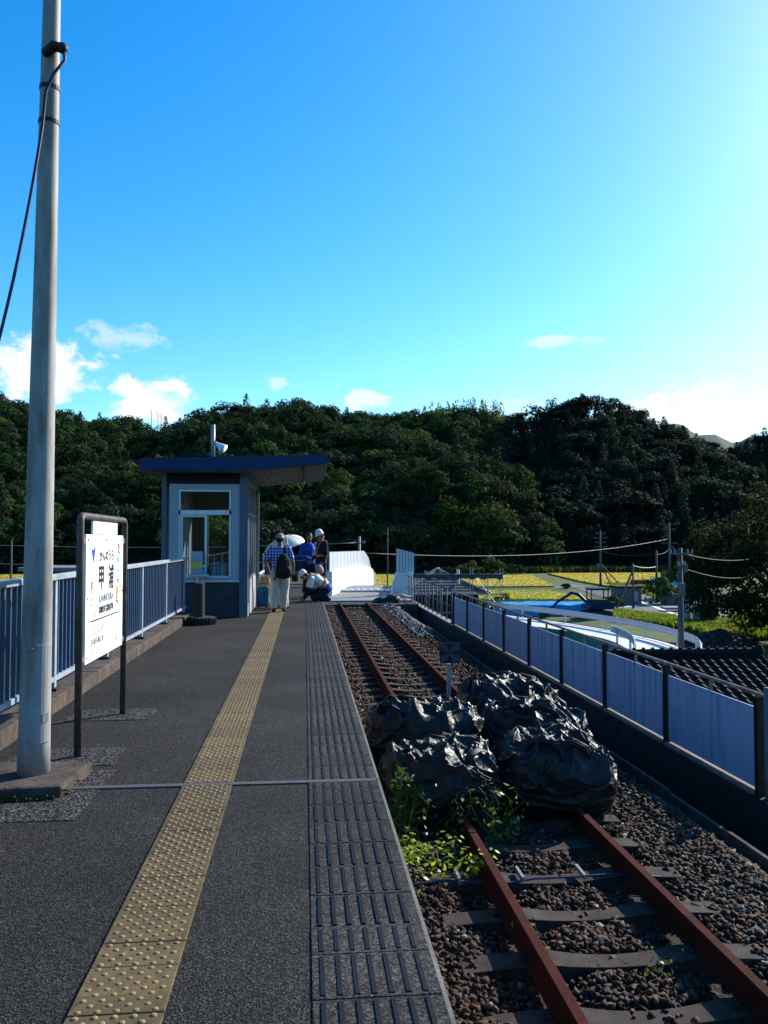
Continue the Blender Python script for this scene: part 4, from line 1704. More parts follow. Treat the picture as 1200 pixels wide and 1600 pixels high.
def union(mb_, voxel, it=3):
    me = bpy.data.meshes.new('tmp')
    me.from_pydata([tuple(p) for p in mb_.v], [], mb_.f)
    o = bpy.data.objects.new('tmp', me)
    COL.objects.link(o)
    r = o.modifiers.new('r', 'REMESH')
    r.mode = 'VOXEL'
    r.voxel_size = voxel
    s = o.modifiers.new('s', 'SMOOTH')
    s.iterations = it
    s.factor = .5
    dg = bpy.context.evaluated_depsgraph_get()
    m2 = bpy.data.meshes.new_from_object(o.evaluated_get(dg))
    bpy.data.objects.remove(o)
    bpy.data.meshes.remove(me)
    v = np.zeros(len(m2.vertices) * 3)
    m2.vertices.foreach_get('co', v)
    f = [tuple(p.vertices) for p in m2.polygons]
    bpy.data.meshes.remove(m2)
    return v.reshape(-1, 3), f


def fold(v, amp, k, seed):
    out = np.array(v)
    for i, p in enumerate(v):
        q = Vector(p) * k + Vector((seed, seed, 0))
        n_ = noise.noise_vector(Vector((q.x, q.y, q.z * .6)))
        out[i] += np.array(n_) * amp
    return out


DEF = dict(pel=(0, 0, .93), wai=(0, .005, 1.07), che=(0, .005, 1.27), sho=(0, -.01, 1.41), nec=(0, .0, 1.47), hed=(0, .025, 1.60),
           sR=(.175, -.01, 1.395), eR=(.215, -.04, 1.12), wR=(.225, .04, .88), hR=(.0, .25, -1),
           sL=(-.175, -.01, 1.395), eL=(-.215, -.04, 1.12), wL=(-.225, .04, .88), hL=(.0, .25, -1),
           pR=(.085, 0, .90), kR=(.095, .02, .49), aR=(.1, -.02, .08), tR=(.115, .14, .035),
           pL=(-.085, 0, .90), kL=(-.095, .02, .49), aL=(-.1, -.02, .08), tL=(-.115, .14, .035))


def figure(label, loc, deg, H, over, shirt, trousers, sleeve='short', hair=True, shoes=True, belly=1.0, vest=None, look=None):
    J = dict(DEF)
    J.update(over)
    J = {k: Vector(v) for k, v in J.items()}
    s_ = H / 1.72
    Rm = Matrix.Rotation(R(deg), 3, 'Z')
    L0 = Vector(loc)

    def W(p):
        return L0 + Rm @ (Vector(p) * s_)
    X = Rm @ Vector((1, 0, 0))
    root = thing('person', label, 'person', loc)
    S = lambda a: (a[0] * s_, a[1] * s_) if isinstance(a, tuple) else a * s_

    def tb(m_, pts, rad, n=12, side=X):
        m_.tube([W(p) for p in pts], [S(a) for a in rad], n, side=side)
    b = MB()
    up = (J['nec'] - J['che']).normalized()
    # torso and neck
    tb(b, [J['pel'] - (J['wai'] - J['pel']).normalized() * .06, J['pel'], J['wai'], J['che'], J['sho'], J['sho'] + up * .03], [(.12, .09), (.15, .105), (.132, .1 * belly), (.16, .108), (.145, .075), (.06, .05)], 16)
    hd = J['hed']
    tb(b, [J['sho'], J['nec'], J['nec'].lerp(hd, .6)], [(.062, .062), (.054, .056), (.05, .054)], 12)
    lk = Vector(look) if look else Vector((0, 1, 0))
    lk.normalize()
    hz = (hd - J['nec']).normalized()
    # head: skull, jaw, nose, ears in a frame looking along lk
    upv = (Vector((0, 0, 1)) - lk * lk.z)
    if upv.length < .2:
        upv = hz
    upv.normalize()
    sx = lk.cross(upv).normalized()
    fr_ = Matrix((sx, lk, upv)).transposed()
    HP = lambda x, y, z: hd + fr_ @ Vector((x, y, z))
    b.ball(W(HP(0, -.008, .025)), (.076 * s_, .094 * s_, .092 * s_), 16, 11, Rm @ fr_)
    b.ball(W(HP(0, .022, -.045)), (.06 * s_, .068 * s_, .072 * s_), 14, 9, Rm @ fr_)
    tb(b, [HP(0, .08, .022), HP(0, .1, -.012), HP(0, .085, -.02)], [.009, .015, .01], 8)
    for q in (-1, 1):
        b.ball(W(HP(q * .078, -.005, -.005)), (.01 * s_, .02 * s_, .03 * s_), 8, 6, Rm @ fr_)
    tb(b, [HP(-.022, .083, -.055), HP(.022, .083, -.055)], [.008, .008], 6)
    # limbs
    for q in 'RL':
        sg_ = 1 if q == 'R' else -1
        tb(b, [J['s' + q], J['s' + q].lerp(J['e' + q], .5), J['e' + q], J['e' + q].lerp(J['w' + q], .35), J['w' + q]], [.05, .046, .037, .039, .026], 12)
        b.ball(W(J['s' + q]), .055 * s_)
        # hand: palm, four fingers, thumb
        hdv = J['h' + q].normalized()
        fa_ = (J['w' + q] - J['e' + q]).normalized()
        hdv = (hdv + fa_ * .6).normalized()
        pw = Vector((0, 1, 0)) - hdv * hdv.y
        if pw.length < .2:
            pw = Vector((1, 0, 0)) - hdv * hdv.x
        pw.normalize()
        w0 = J['w' + q]
        b.tube([W(w0), W(w0 + hdv * .03), W(w0 + hdv * .09)], [S((.026, .02)), S((.036, .016)), S((.04, .014))], 10, side=Rm @ pw)
        inn = hdv.cross(pw) * sg_
        for fi, (off_, ln_) in enumerate(((.03, .068), (.01, .078), (-.01, .072), (-.029, .055))):
            p0 = w0 + hdv * .082 + pw * off_
            p1 = p0 + hdv * ln_ * .5 + inn * .006
            p2 = p1 + hdv * ln_ * .34 + inn * .022
            tb(b, [p0, p1, p2], [.0098, .009, .0078], 7)
        p0 = w0 + hdv * .025 + pw * .03
        tb(b, [p0, p0 + hdv * .03 + pw * .024, p0 + hdv * .062 + pw * .026 + inn * .012], [.012, .0105, .009], 7)
        # legs
        tb(b, [J['p' + q], J['p' + q].lerp(J['k' + q], .5), J['k' + q], J['k' + q].lerp(J['a' + q], .3), J['a' + q]], [.083, .07, .05, .052, .034], 12)
        b.ball(W(J['p' + q]), .085 * s_)
        tb(b, [J['a' + q] + Vector((0, 0, -.0)), J['a' + q].lerp(J['t' + q], .5), J['t' + q]], [.036, .034, .026], 10)
    v, f = union(b, .0075, 2)
    body = link_mesh('body', v, f, M['skin'], root, True, fixn=False)
    for q in (-1, 1):
        MB().ball(W(HP(q * .03, .079, .012)), (.011 * s_, .006 * s_, .007 * s_), 8, 6, Rm @ fr_).build('eye', M['hair'], body, smooth=True)
    # shirt
    c = MB()
    tb(c, [J['pel'].lerp(J['wai'], -.35), J['pel'].lerp(J['wai'], .3), J['wai'], J['che'], J['sho'], J['sho'] + up * .025], [(.178, .135), (.172, .132), (.165, .13 * belly), (.19, .132), (.165, .092), (.08, .07)], 20)
    for q in 'RL':
        c.ball(W(J['s' + q]), .07 * s_)
        e, s0, w_ = J['e' + q], J['s' + q], J['w' + q]
        if sleeve == 'short':
            tb(c, [s0, s0.lerp(e, .4), s0.lerp(e, .82)], [.068, .068, .07], 12)
        else:
            tb(c, [s0, s0.lerp(e, .5), e, e.lerp(w_, .5), e.lerp(w_, .97)], [.067, .06, .053, .047, .04], 12)
    v, f = union(c, .012, 3)
    link_mesh('shirt', fold(v, .012 * s_, 9, H * 7), f, shirt, root, True, fixn=False)
    # trousers
    c = MB()
    tb(c, [J['pel'].lerp(J['wai'], .35), J['pel'], J['pel'] - (J['wai'] - J['pel']).normalized() * .07], [(.16, .122), (.172, .13), (.15, .115)], 16)
    for q in 'RL':
        k_, a_ = J['k' + q], J['a' + q]
        tb(c, [J['p' + q], J['p' + q].lerp(k_, .5), k_, k_.lerp(a_, .5), k_.lerp(a_, .96)], [.11, .102, .09, .084, .082], 14)
        c.ball(W(J['p' + q]), .1 * s_)
        c.ball(W(k_), .088 * s_)
    v, f = union(c, .012, 3)
    link_mesh('trousers', fold(v, .016 * s_, 7, H * 3), f, trousers, root, True, fixn=False)
    for q in 'RL':
        a_, t_ = J['a' + q], J['t' + q]
        c = MB()
        dv = (t_ - a_)
        hdn = Vector((dv.x, dv.y, 0)).normalized() if Vector((dv.x, dv.y, 0)).length > .03 else Vector((0, 1, 0))
        tb(c, [a_ - hdn * .05 + Vector((0, 0, -.035)), a_ + Vector((0, 0, -.02)), a_.lerp(t_, .5), t_ + hdn * .02], [(.03, .035), (.044, .052), (.046, .042), (.036, .03)], 12)
        v, f = union(c, .01, 2)
        link_mesh('shoe', v, f, M['shoe'], root, True, fixn=False)
    if hair:
        c = MB()
        c.ball(W(HP(0, -.02, .04)), (.083 * s_, .094 * s_, .09 * s_), 16, 10, Rm @ fr_)
        c.ball(W(HP(0, -.045, -.005)), (.075 * s_, .06 * s_, .075 * s_), 14, 9, Rm @ fr_)
        c.build('hair', M['hair'], root, smooth=True)
    return root, W, J, HP, Rm, s_, fr_


def cap_hat(root, W, HP, Rm, fr_, s_, mt, name='hat', brim=.03, peak=0.0, tall=.1):
    c = MB()
    rot = Rm @ fr_
    n = 20
    pts = []
    prof = [(1.0 + brim * 10, .035), (1.02, .042), (1.0, .06), (.92, .04 + tall * .6), (.7, .04 + tall * .88), (.35, .04 + tall * .98), (.02, .04 + tall)]
    vs = []
    for rr_, z in prof:
        for j in range(n):
            a = 2 * math.pi * j / n
            x, y = .088 * rr_ * math.cos(a), .103 * rr_ * math.sin(a)
            if rr_ > 1.1 and y > 0:
                y += peak * math.sin(a) ** 2
            vs.append(W(HP(x, y - .008, z - (.012 if rr_ > 1.1 else 0))))
    m_ = len(prof)
    fs = [(i * n + j, i * n + (j + 1) % n, (i + 1) * n + (j + 1) % n, (i + 1) * n + j) for i in range(m_ - 1) for j in range(n)]
    fs.append(tuple((m_ - 1) * n + j for j in range(n)))
    c.add(vs, fs)
    o = c.build(name, mt, root, smooth=True)
    sm = o.modifiers.new('thick', 'SOLIDIFY')
    sm.thickness = .006
    return o


def plaid():
    m = mat('plaid_shirt', (.03, .09, .36), .85, var=.06)
    nt = m.node_tree
    N, L = nt.nodes.new, nt.links.new
    b = nt.nodes['Principled BSDF']
    geo = N('ShaderNodeNewGeometry')
    sep = N('ShaderNodeSeparateXYZ')
    L(geo.outputs['Position'], sep.inputs[0])
    ad = N('ShaderNodeMath')
    ad.operation = 'ADD'
    L(sep.outputs['X'], ad.inputs[0])
    L(sep.outputs['Y'], ad.inputs[1])

    def band(src, per, wd):
        d = N('ShaderNodeMath')
        d.operation = 'DIVIDE'
        L(src, d.inputs[0])
        d.inputs[1].default_value = per
        f = N('ShaderNodeMath')
        f.operation = 'FRACT'
        L(d.outputs[0], f.inputs[0])
        g = N('ShaderNodeMath')
        g.operation = 'LESS_THAN'
        L(f.outputs[0], g.inputs[0])
        g.inputs[1].default_value = wd
        return g.outputs[0]
    s = N('ShaderNodeMath')
    s.operation = 'ADD'
    L(band(sep.outputs['X'], .062, .42), s.inputs[0])
    L(band(sep.outputs['Z'], .062, .42), s.inputs[1])
    cr = N('ShaderNodeValToRGB')
    h = N('ShaderNodeMath')
    h.operation = 'MULTIPLY'
    L(s.outputs[0], h.inputs[0])
    h.inputs[1].default_value = .5
    L(h.outputs[0], cr.inputs[0])
    cr.color_ramp.interpolation = 'CONSTANT'
    e = cr.color_ramp.elements
    e[0].position, e[0].color = 0, (.018, .06, .33, 1)
    e[1].position, e[1].color = .3, (.1, .19, .5, 1)
    e2 = e.new(.8)
    e2.color = (.62, .68, .8, 1)
    L(cr.outputs[0], b.inputs['Base Color'])
    return m


# man in plaid shirt seen from behind
pr, W, J, HP, Rm, s_, fr_ = figure('man in blue plaid shirt, beige trousers and grey hat, seen from behind', (-.52, 17.72, 0), 4, 1.66,
    dict(eL=(-.33, -.02, 1.13), wL=(-.24, .14, .93), hL=(.4, .5, -.6), eR=(.28, -.03, 1.1), wR=(.3, .08, .86),
         kL=(-.12, .03, .49), aL=(-.12, .03, .08), tL=(-.14, .18, .035), kR=(.1, .06, .5), aR=(.09, .14, .08), tR=(.12, .3, .035)),
    plaid(), M['khaki'], belly=1.12, look=(.25, 1, -.1))
cap_hat(pr, W, HP, Rm, fr_, s_, M['hat'], brim=.025, tall=.1)
bp = thing('backpack', 'black backpack slung on the back of the man in the plaid shirt', 'backpack', tuple(W((.06, -.2, .8))))
c = MB()
c.tube([W((.07, -.21, .76)), W((.07, -.22, .8)), W((.075, -.225, .95)), W((.07, -.21, 1.15)), W((.06, -.17, 1.26)), W((.06, -.16, 1.3))], [(.12, .05), (.175, .085), (.175, .1), (.145, .085), (.09, .05), (.03, .02)], 16, side=Rm @ Vector((1, 0, 0)))
v, f = union(c, .012, 2)
link_mesh('bag_body', fold(v, .014, 9, 3), f, M['black_cloth'], bp, True, fixn=False)
MB().tube([W((.1, -.16, 1.22)), W((.11, -.13, 1.38)), W((.12, -.03, 1.465)), W((.13, .08, 1.4)), W((.14, .13, 1.25))], [(.03, .008)] * 5, 8, side=Rm @ Vector((1, 0, 0))).build('shoulder_strap', M['black_cloth'], bp, smooth=True)
c = MB().tube([W((.12, -.3, 1.02)), W((.13, -.31, .9)), W((.11, -.29, .8))], [(.07, .02), (.1, .04), (.08, .02)], 10, side=Rm @ Vector((1, 0, 0)))
c.build('front_pocket', M['black_cloth'], bp, smooth=True)
MB().tube([W((-.08, -.2, .8)), W((-.12, -.16, .76)), W((-.13, -.13, .7))], [(.015, .004)] * 3, 6).build('loose_strap', M['black_cloth'], bp)
cm = thing('camera_bag', 'black camera held low in the right hand of the man in the plaid shirt', 'camera', tuple(W((.33, .1, .68))))
MB().obox(W((.33, .1, .75)), (.13, .09, .15), rz=R(20)).build('body', M['black_cloth'], cm, bevel=.02)
d_ = Rm @ Vector((.4, .8, .1)).normalized()
MB().tube([W((.35, .13, .76)), W((.35, .13, .76)) + d_ * .1], [.04, .035], 12).build('lens', M['black_cloth'], cm, smooth=True)

# person with umbrella, hidden behind the plaid shirt
pr, W, J, HP, Rm, s_, fr_ = figure('person in dark clothes under the white umbrella, almost hidden behind the man in plaid', (-.5, 18.75, 0), -20, 1.5,
    dict(eR=(.2, .1, 1.15), wR=(.06, .25, 1.2), hR=(-.3, .2, .9)), M['navy'], M['khaki'], 'long')
um = thing('umbrella', 'open white umbrella held up behind the man in the plaid shirt', 'umbrella', tuple(W((.03, .25, .95))))
tip = Vector((-.44, 18.62, 1.63))
hnd = W((.03, .26, 1.02))
ax = (tip - Vector((-.5, 19.0, .95))).normalized()
ax = Vector((.02, -.14, 1)).normalized()
s1 = ax.orthogonal().normalized()
s2 = ax.cross(s1)
vs = [tuple(tip)]
rings = 6
segs = 16
tilt = Vector((.20, 0, 0))
for i in range(1, rings + 1):
    t = i / rings
    for j in range(segs):
        a = 2 * math.pi * j / segs + .2
        sag = 1 - .06 * (1 - abs(math.cos(a * 4)) ** .7) * t
        rad = .46 * math.sin(t * 1.2) / math.sin(1.2) * sag
        hh = .24 * (1 - math.cos(t * 1.2)) / (1 - math.cos(1.2))
        p = tip + s1 * rad * math.cos(a) + s2 * rad * math.sin(a) - ax * hh
        p.z += (p.x - tip.x) * .28
        vs.append(tuple(p))
fs = [(0, 1 + j, 1 + (j + 1) % segs) for j in range(segs)]
for i in range(rings - 1):
    for j in range(segs):
        fs.append((1 + i * segs + j, 1 + (i + 1) * segs + j, 1 + (i + 1) * segs + (j + 1) % segs, 1 + i * segs + (j + 1) % segs))
cn = MB().add(vs, fs).build('canopy', M['umbrella'], um, smooth=True)
sm = cn.modifiers.new('thick', 'SOLIDIFY')
sm.thickness = .003
rb = MB()
for j in range(0, segs, 2):
    rb.tube([vs[1 + i * segs + j] for i in range(rings)], .004, 4)
rb.build('ribs', M['galv'], cn)
MB().tube([tip + ax * .03, hnd + (hnd - tip).normalized() * .12], .007, 6).build('shaft', M['galv'], um)

# man in blue shirt
pr, W, J, HP, Rm, s_, fr_ = figure('man in a bright blue shirt and dark trousers standing bareheaded beside the helmeted worker', (.12, 23.0, 0), 205, 1.74,
    dict(eR=(.25, .0, 1.12), wR=(.14, .24, 1.05), hR=(-.5, .8, .1), look=(0, 1, 0)), M['shirt_blue'], M['navy'], 'long', look=(.2, 1, -.15))

# helmeted worker standing
pr, W, J, HP, Rm, s_, fr_ = figure('worker in dark navy clothes with white helmet and orange harness belt, looking down', (.46, 22.4, 0), 112, 1.80,
    dict(hed=(0, .06, 1.595), eL=(-.24, -.02, 1.12), wL=(-.25, .1, .9), eR=(.24, .02, 1.12), wR=(.2, .2, .95), hR=(-.2, .5, -.6)), M['navy'], M['navy'], 'long', hair=True, look=(0, 1, -.45))
cap_hat(pr, W, HP, Rm, fr_, s_, M['helmet'], 'helmet', brim=.012, peak=.045, tall=.125)
MB().tube([W(HP(-.05, -.06, -.06)), W(HP(0, -.085, -.075)), W(HP(.05, -.06, -.06))], [(.02, .03)] * 3, 8).build('neck_towel', M['tshirt'], pr, smooth=True)


def harness(root, W, J, Rm, s_, mt, mt2=None):
    """belt and two crossing shoulder straps lying on the shirt"""
    up = (J['che'] - J['wai']).normalized()
    fw = up.cross(Vector((1, 0, 0))) * -1
    fw = Vector((1, 0, 0)).cross(up) * -1
    if fw.y < 0 and abs(up.z) > .5:
        fw = -fw
    X = Vector((1, 0, 0))

    def ring(c0, a, b, h, mt_, nm):
        m_ = MB()
        n = 28
        vs = []
        for z, g in ((-h, 0), (h, 0), (h, .008), (-h, .008)):
            for j in range(n):
                t = 2 * math.pi * j / n
                vs.append(W(c0 + X * ((a + g) * math.cos(t)) + fw * ((b + g) * math.sin(t)) + up * z))
        fs = [(k * n + j, k * n + (j + 1) % n, ((k + 1) % 4) * n + (j + 1) % n, ((k + 1) % 4) * n + j) for k in range(4) for j in range(n)]
        m_.add(vs, fs)
        m_.build(nm, mt_, root)
    ring(J['wai'].lerp(J['che'], .05), .178, .146, .028, mt, 'belt')
    for q in (-1, 1):
        for sgn in (1, -1):
            pts = []
            for t in np.linspace(0, 1, 9):
                base = J['wai'].lerp(J['che'], .05).lerp(J['sho'] + up * .03, t)
                dx = q * (.03 + .08 * t)
                dep = .15 - .06 * t ** 2.5
                pts.append(W(base + X * dx + fw * sgn * dep))
            pts.append(W(J['sho'] + up * .075 + X * q * .11))
            m_ = MB().tube(pts, [(.024 * s_, .008 * s_)] * 10, 6, side=Rm @ X)
            m_.build('shoulder_strap', mt2 or mt, root, smooth=True)


harness(pr, W, J, Rm, s_, M['orange'])
hh = thing('spare_helmet', 'pale grey helmet hanging from the hand of the standing worker', 'helmet', tuple(W((-.27, .18, .6))))
c = MB()
m3 = Matrix.Rotation(R(60), 3, 'Y')
c.ball(W((-.27, .18, .74)), (.15, .12, .1), 16, 9, m3)
c.build('shell', M['hat'], hh, smooth=True)
c = MB()
ctr = W((-.27, .18, .74)) - m3 @ Vector((0, 0, .04))
c.tube([ctr, ctr + m3 @ Vector((0, 0, .012))], [(.175, .14)] * 2, 18, side=m3 @ Vector((1, 0, 0)))
c.build('brim', M['hat'], hh, smooth=True)

# crouching worker
pr, W, J, HP, Rm, s_, fr_ = figure('worker crouching in white t-shirt, dark trousers and an orange vest, working on the platform edge', (.34, 20.95, 0), 96, 1.72,
    dict(pel=(0, -.24, .30), wai=(0, -.13, .44), che=(0, .06, .58), sho=(0, .2, .62), nec=(0, .27, .645), hed=(0, .37, .66),
         sR=(.17, .17, .57), eR=(.2, .24, .31), wR=(.13, .34, .1), hR=(-.2, .6, -.5),
         sL=(-.17, .17, .57), eL=(-.21, .22, .30), wL=(-.15, .36, .09), hL=(.2, .6, -.5),
         pR=(.09, -.22, .3), kR=(.14, .16, .22), aR=(.12, -.15, .09), tR=(.13, .02, .035),
         pL=(-.09, -.22, .3), kL=(-.14, .12, .10), aL=(-.12, -.26, .09), tL=(-.13, -.12, .035)),
    M['tshirt'], M['navy'], 'short', look=(0, .8, -.6))
cap_hat(pr, W, HP, Rm, fr_, s_, M['helmet'], 'helmet', brim=.012, peak=.03, tall=.11)
MB().tube([W(HP(-.07, .0, -.04)), W(HP(0, .03, -.1)), W(HP(.07, .0, -.04))], [(.03, .02)] * 3, 8).build('face_towel', M['tshirt'], pr, smooth=True)
for q in 'RL':
    MB().tube([W(J['e' + q].lerp(J['s' + q], .12)), W(J['e' + q]), W(J['w' + q])], [.046, .044, .036], 10).build('arm_cover', M['navy'], pr, smooth=True)
harness(pr, W, J, Rm, s_, M['orange'], M['vest_yellow'])
MB().tube([W(J['pel'].lerp(J['wai'], -.35)), W(J['pel']), W(J['pel'].lerp(J['wai'], .7))], [(.175, .13), (.188, .15), (.18, .142)], 16, side=Rm @ Vector((1, 0, 0))).build('waist_jacket', M['sweat_blue'], pr, smooth=True)

# person inside the waiting room
figure('person with dark hair and a dark blue shirt standing inside the waiting room window', (-1.47, 17.6, 0), 150, 1.66,
       dict(eR=(.24, .05, 1.14), wR=(.16, .25, 1.06), hR=(-.3, .8, .2)), M['navy'], M['navy'], 'short')
# no haze volume; the distant ridge is tinted for it instead
# ------------------------------------------------------------------ the valley: ground, fields, roads
_F, _P, _T = 1295.0, R(5.466), R(2.078)


def bearing(px, py):
    a, b = (px - 600) / _F, (800 - py) / _F
    r = (math.cos(_P), -math.sin(_P), 0)
    f = (math.sin(_P) * math.cos(_T), math.cos(_P) * math.cos(_T), math.sin(_T))
    u = (-math.sin(_P) * math.sin(_T), -math.cos(_P) * math.sin(_T), math.cos(_T))
    return [f[i] + a * r[i] + b * u[i] for i in range(3)]


def G(px, py, z=GZ):
    """surveyed point of the valley floor, from its bearing in the photograph"""
    d = bearing(px, py)
    t = (z - 1.49) / d[2]
    return (d[0] * t, d[1] * t)


struct(MB().add([(-3000, -600, GZ), (3000, -600, GZ), (3000, 6000, GZ), (-3000, 6000, GZ)], [(0, 1, 2, 3)]).build('ground', M['ground'], fixn=False), 'green valley floor', 'ground')


def in_poly(x, y, poly):
    c = np.zeros(len(x), bool)
    n = len(poly)
    j = n - 1
    for i in range(n):
        xi, yi = poly[i]
        xj, yj = poly[j]
        if yi != yj:
            c ^= ((yi > y) != (yj > y)) & (x < (xj - xi) * (y - yi) / (yj - yi) + xi)
        j = i
    return c


def scatter(poly, n, seed, near=0.0):
    r = np.random.default_rng(seed)
    p = np.array(poly)
    mn, mx = p.min(0), p.max(0)
    xs_, ys_ = [], []
    tot = 0
    while tot < n:
        x = mn[0] + (mx[0] - mn[0]) * r.random(n)
        y = mn[1] + (mx[1] - mn[1]) * r.random(n) ** (1 + near)
        k = in_poly(x, y, poly)
        xs_.append(x[k])
        ys_.append(y[k])
        tot += k.sum()
    return np.concatenate(xs_)[:n], np.concatenate(ys_)[:n]


def blades(name, poly, n, z, h0, h1, w_, cols, seed, label, lean=.35, per=3, cat='grass'):
    r = np.random.default_rng(seed)
    x, y = scatter(poly, n, seed)
    V = []
    Cc = []
    pal = np.array(cols)
    pick = pal[r.integers(0, len(pal), n)] * (.75 + .5 * r.random((n, 1)))
    for k in range(per):
        a = r.random(n) * 6.283
        h = h0 + (h1 - h0) * r.random(n)
        ww = w_ * (.6 + .8 * r.random(n))
        lx, ly = lean * h * (r.random(n) - .5) * 2, lean * h * (r.random(n) - .5) * 2
        ca, sa = np.cos(a) * ww / 2, np.sin(a) * ww / 2
        zz = z + 0 * x
        p0 = np.stack([x - ca, y - sa, zz], 1)
        p1 = np.stack([x + ca, y + sa, zz], 1)
        p2 = np.stack([x + lx + ca * .2, y + ly + sa * .2, zz + h], 1)
        p3 = np.stack([x + lx - ca * .2, y + ly - sa * .2, zz + h], 1)
        V.append(np.stack([p0, p1, p2, p3], 1).reshape(-1, 3))
        Cc.append(np.repeat(pick, 4, 0))
    return tag(np_mesh(name, np.concatenate(V), 4, M['leaf'], cols=np.concatenate(Cc)), label, cat, None, 'stuff')


M['rice_near'] = mat('rice_field_green', (.27, .25, .014), .9, var=.25, vs=.25, c2=(.18, .2, .016), c2s=.06, c2t=.55, c2w=.15, bump=.6, bs=2.5)
CZ = GZ + .42
RICE = [(.4, .3, .014), (.35, .27, .012), (.45, .33, .02), (.28, .24, .014)]


def field(pxs, name, label, n, seed, rice=RICE, mt='rice'):
    poly = [G(a, b, CZ) for a, b in pxs]
    o = MB().prism(poly, GZ - .1, CZ - .12, 'z').build(name, M[mt])
    struct(o, label, 'field')
    blades('rice_ears', poly, n // 2, CZ - .125, .04, .12, .25, rice, seed, 'ripe yellow rice standing in the ' + label.split(' ', 1)[1], lean=1.2, per=2, cat='rice')


field([(540, 896.5), (830, 896.5), (866, 914), (540, 916)], 'rice_field', 'the far rice field below the wooded hill', 9000, 61)
field([(540, 921), (862, 921), (932, 938), (905, 944), (540, 943)], 'rice_field', 'the nearer rice field before the gravel path', 9000, 62, [(.3, .29, .016), (.25, .26, .016), (.35, .31, .018)], 'rice_near')
field([(856, 894.5), (1080, 893.5), (1075, 905), (1005, 915), (958, 915), (905, 906)], 'rice_field', 'the rice field beyond the road at the foot of the dark hill', 7000, 63)
field([(-60, 896), (110, 896), (110, 909), (-60, 909)], 'rice_field', 'the rice field at the far left beyond the blue railing', 3000, 64)


def flat(pxs, name, mt, label, dz, cat):
    poly = [G(a, b) for a, b in pxs]
    o = MB().prism(poly, GZ - .05, GZ + dz, 'z').build(name, mt)
    return struct(o, label, cat)


flat([(540, 917.3), (870, 916.8), (890, 919.5), (540, 919.8)], 'path', M['road'], 'grey gravel path between the rice fields', .05, 'path')
flat([(884, 914), (898, 913), (965, 929), (985, 936), (960, 939), (930, 930), (895, 918)], 'road', M['road'], 'grey farm road leading to the fields', .052, 'road')
flat([(950, 946), (975, 936), (995, 927.5), (1015, 929), (1105, 953), (1140, 962), (1120, 972), (1050, 968), (985, 960), (930, 954)], 'road', M['road'], 'wide grey road junction beside the concrete hut', .06, 'road')
for pts in (((998, 941), (1003, 940.6), (1062, 962), (1056, 962.6)), ((1012, 932), (1015, 931.8), (1098, 954), (1094, 954.6)), ((960, 950), (1000, 946), (1002, 947), (962, 951.2))):
    flat(pts, 'road_marking', M['paint_white'], 'white painted line on the road junction', .066, 'road marking')

GRASS = [(.055, .08, .012), (.085, .115, .016), (.04, .06, .012), (.1, .11, .025)]
blades('verge_grass', [G(a, b) for a, b in ((730, 945), (905, 946), (945, 951), (900, 954), (730, 954))], 3500, GZ, .3, .8, .3, [(.04, .058, .012), (.058, .08, .013), (.026, .04, .008)], 71, 'tall green weeds between the rice field and the blue tarpaulin')
blades('roadside_grass', [G(a, b) for a, b in ((960, 958), (1050, 969), (1130, 974), (1200, 968), (1230, 1000), (1130, 1003), (1070, 985), (960, 972))], 9000, GZ, .2, .65, .2, [tuple(q * 1.7 for q in c) for c in GRASS], 72, 'bright roadside grass between the road junction and the curved ramp')
blades('bank_grass', [G(a, b) for a, b in ((945, 914), (1000, 914), (1080, 905), (1090, 925), (1040, 940), (1000, 927), (975, 926))], 4000, GZ, .2, .6, .3, [tuple(q * 1.6 for q in c) for c in GRASS], 73, 'light green grass bank beside the red tractor')
blades('foot_grass', [G(a, b) for a, b in ((820, 891), (1090, 890), (1090, 893.5), (820, 896))], 3000, GZ, .5, 1.6, .5, [(.055, .078, .018), (.035, .055, .013)], 74, 'rough grass strip along the foot of the dark hill')

# ------------------------------------------------------------------ curved white ramp with guard rails
ZD = -3.25
out_ = [(12.32, 55.2), (13.4, 52.0), (15.25, 47.6), (16.44, 42.97), (16.98, 38.58), (16.64, 34.55), (15.9, 32.2), (14.6, 29.5)]
inn_ = [(10.6, 51.6), (12.01, 47.43), (13.6, 44.0), (14.45, 40.6), (14.6, 38.2), (14.1, 35.0), (12.9, 31.6), (11.4, 28.6)]


def spl(p, k=6):
    P = [Vector((a, b, 0)) for a, b in p]
    o = []
    n = len(P)
    for i in range(n - 1):
        p0, p1, p2, p3 = P[max(i - 1, 0)], P[i], P[i + 1], P[min(i + 2, n - 1)]
        for q in range(k):
            t = q / k
            o.append(.5 * ((2 * p1) + (p2 - p0) * t + (2 * p0 - 5 * p1 + 4 * p2 - p3) * t * t + (3 * p1 - p0 - 3 * p2 + p3) * t ** 3))
    o.append(P[-1])
    return [(a.x, a.y) for a in o]


so_, si_ = spl(out_), spl(inn_)
rp = thing('curved_ramp', 'curving pale ramp with white guard rails and green sheeting behind the panel fence', 'ramp', (14, 42, GZ))
MB().strip([(x, y, ZD) for x, y in si_], [(x, y, ZD) for x, y in so_], .3).build('deck', M['deck'], rp)


def lerp2(a, b, t):
    return (a[0] + (b[0] - a[0]) * t, a[1] + (b[1] - a[1]) * t)


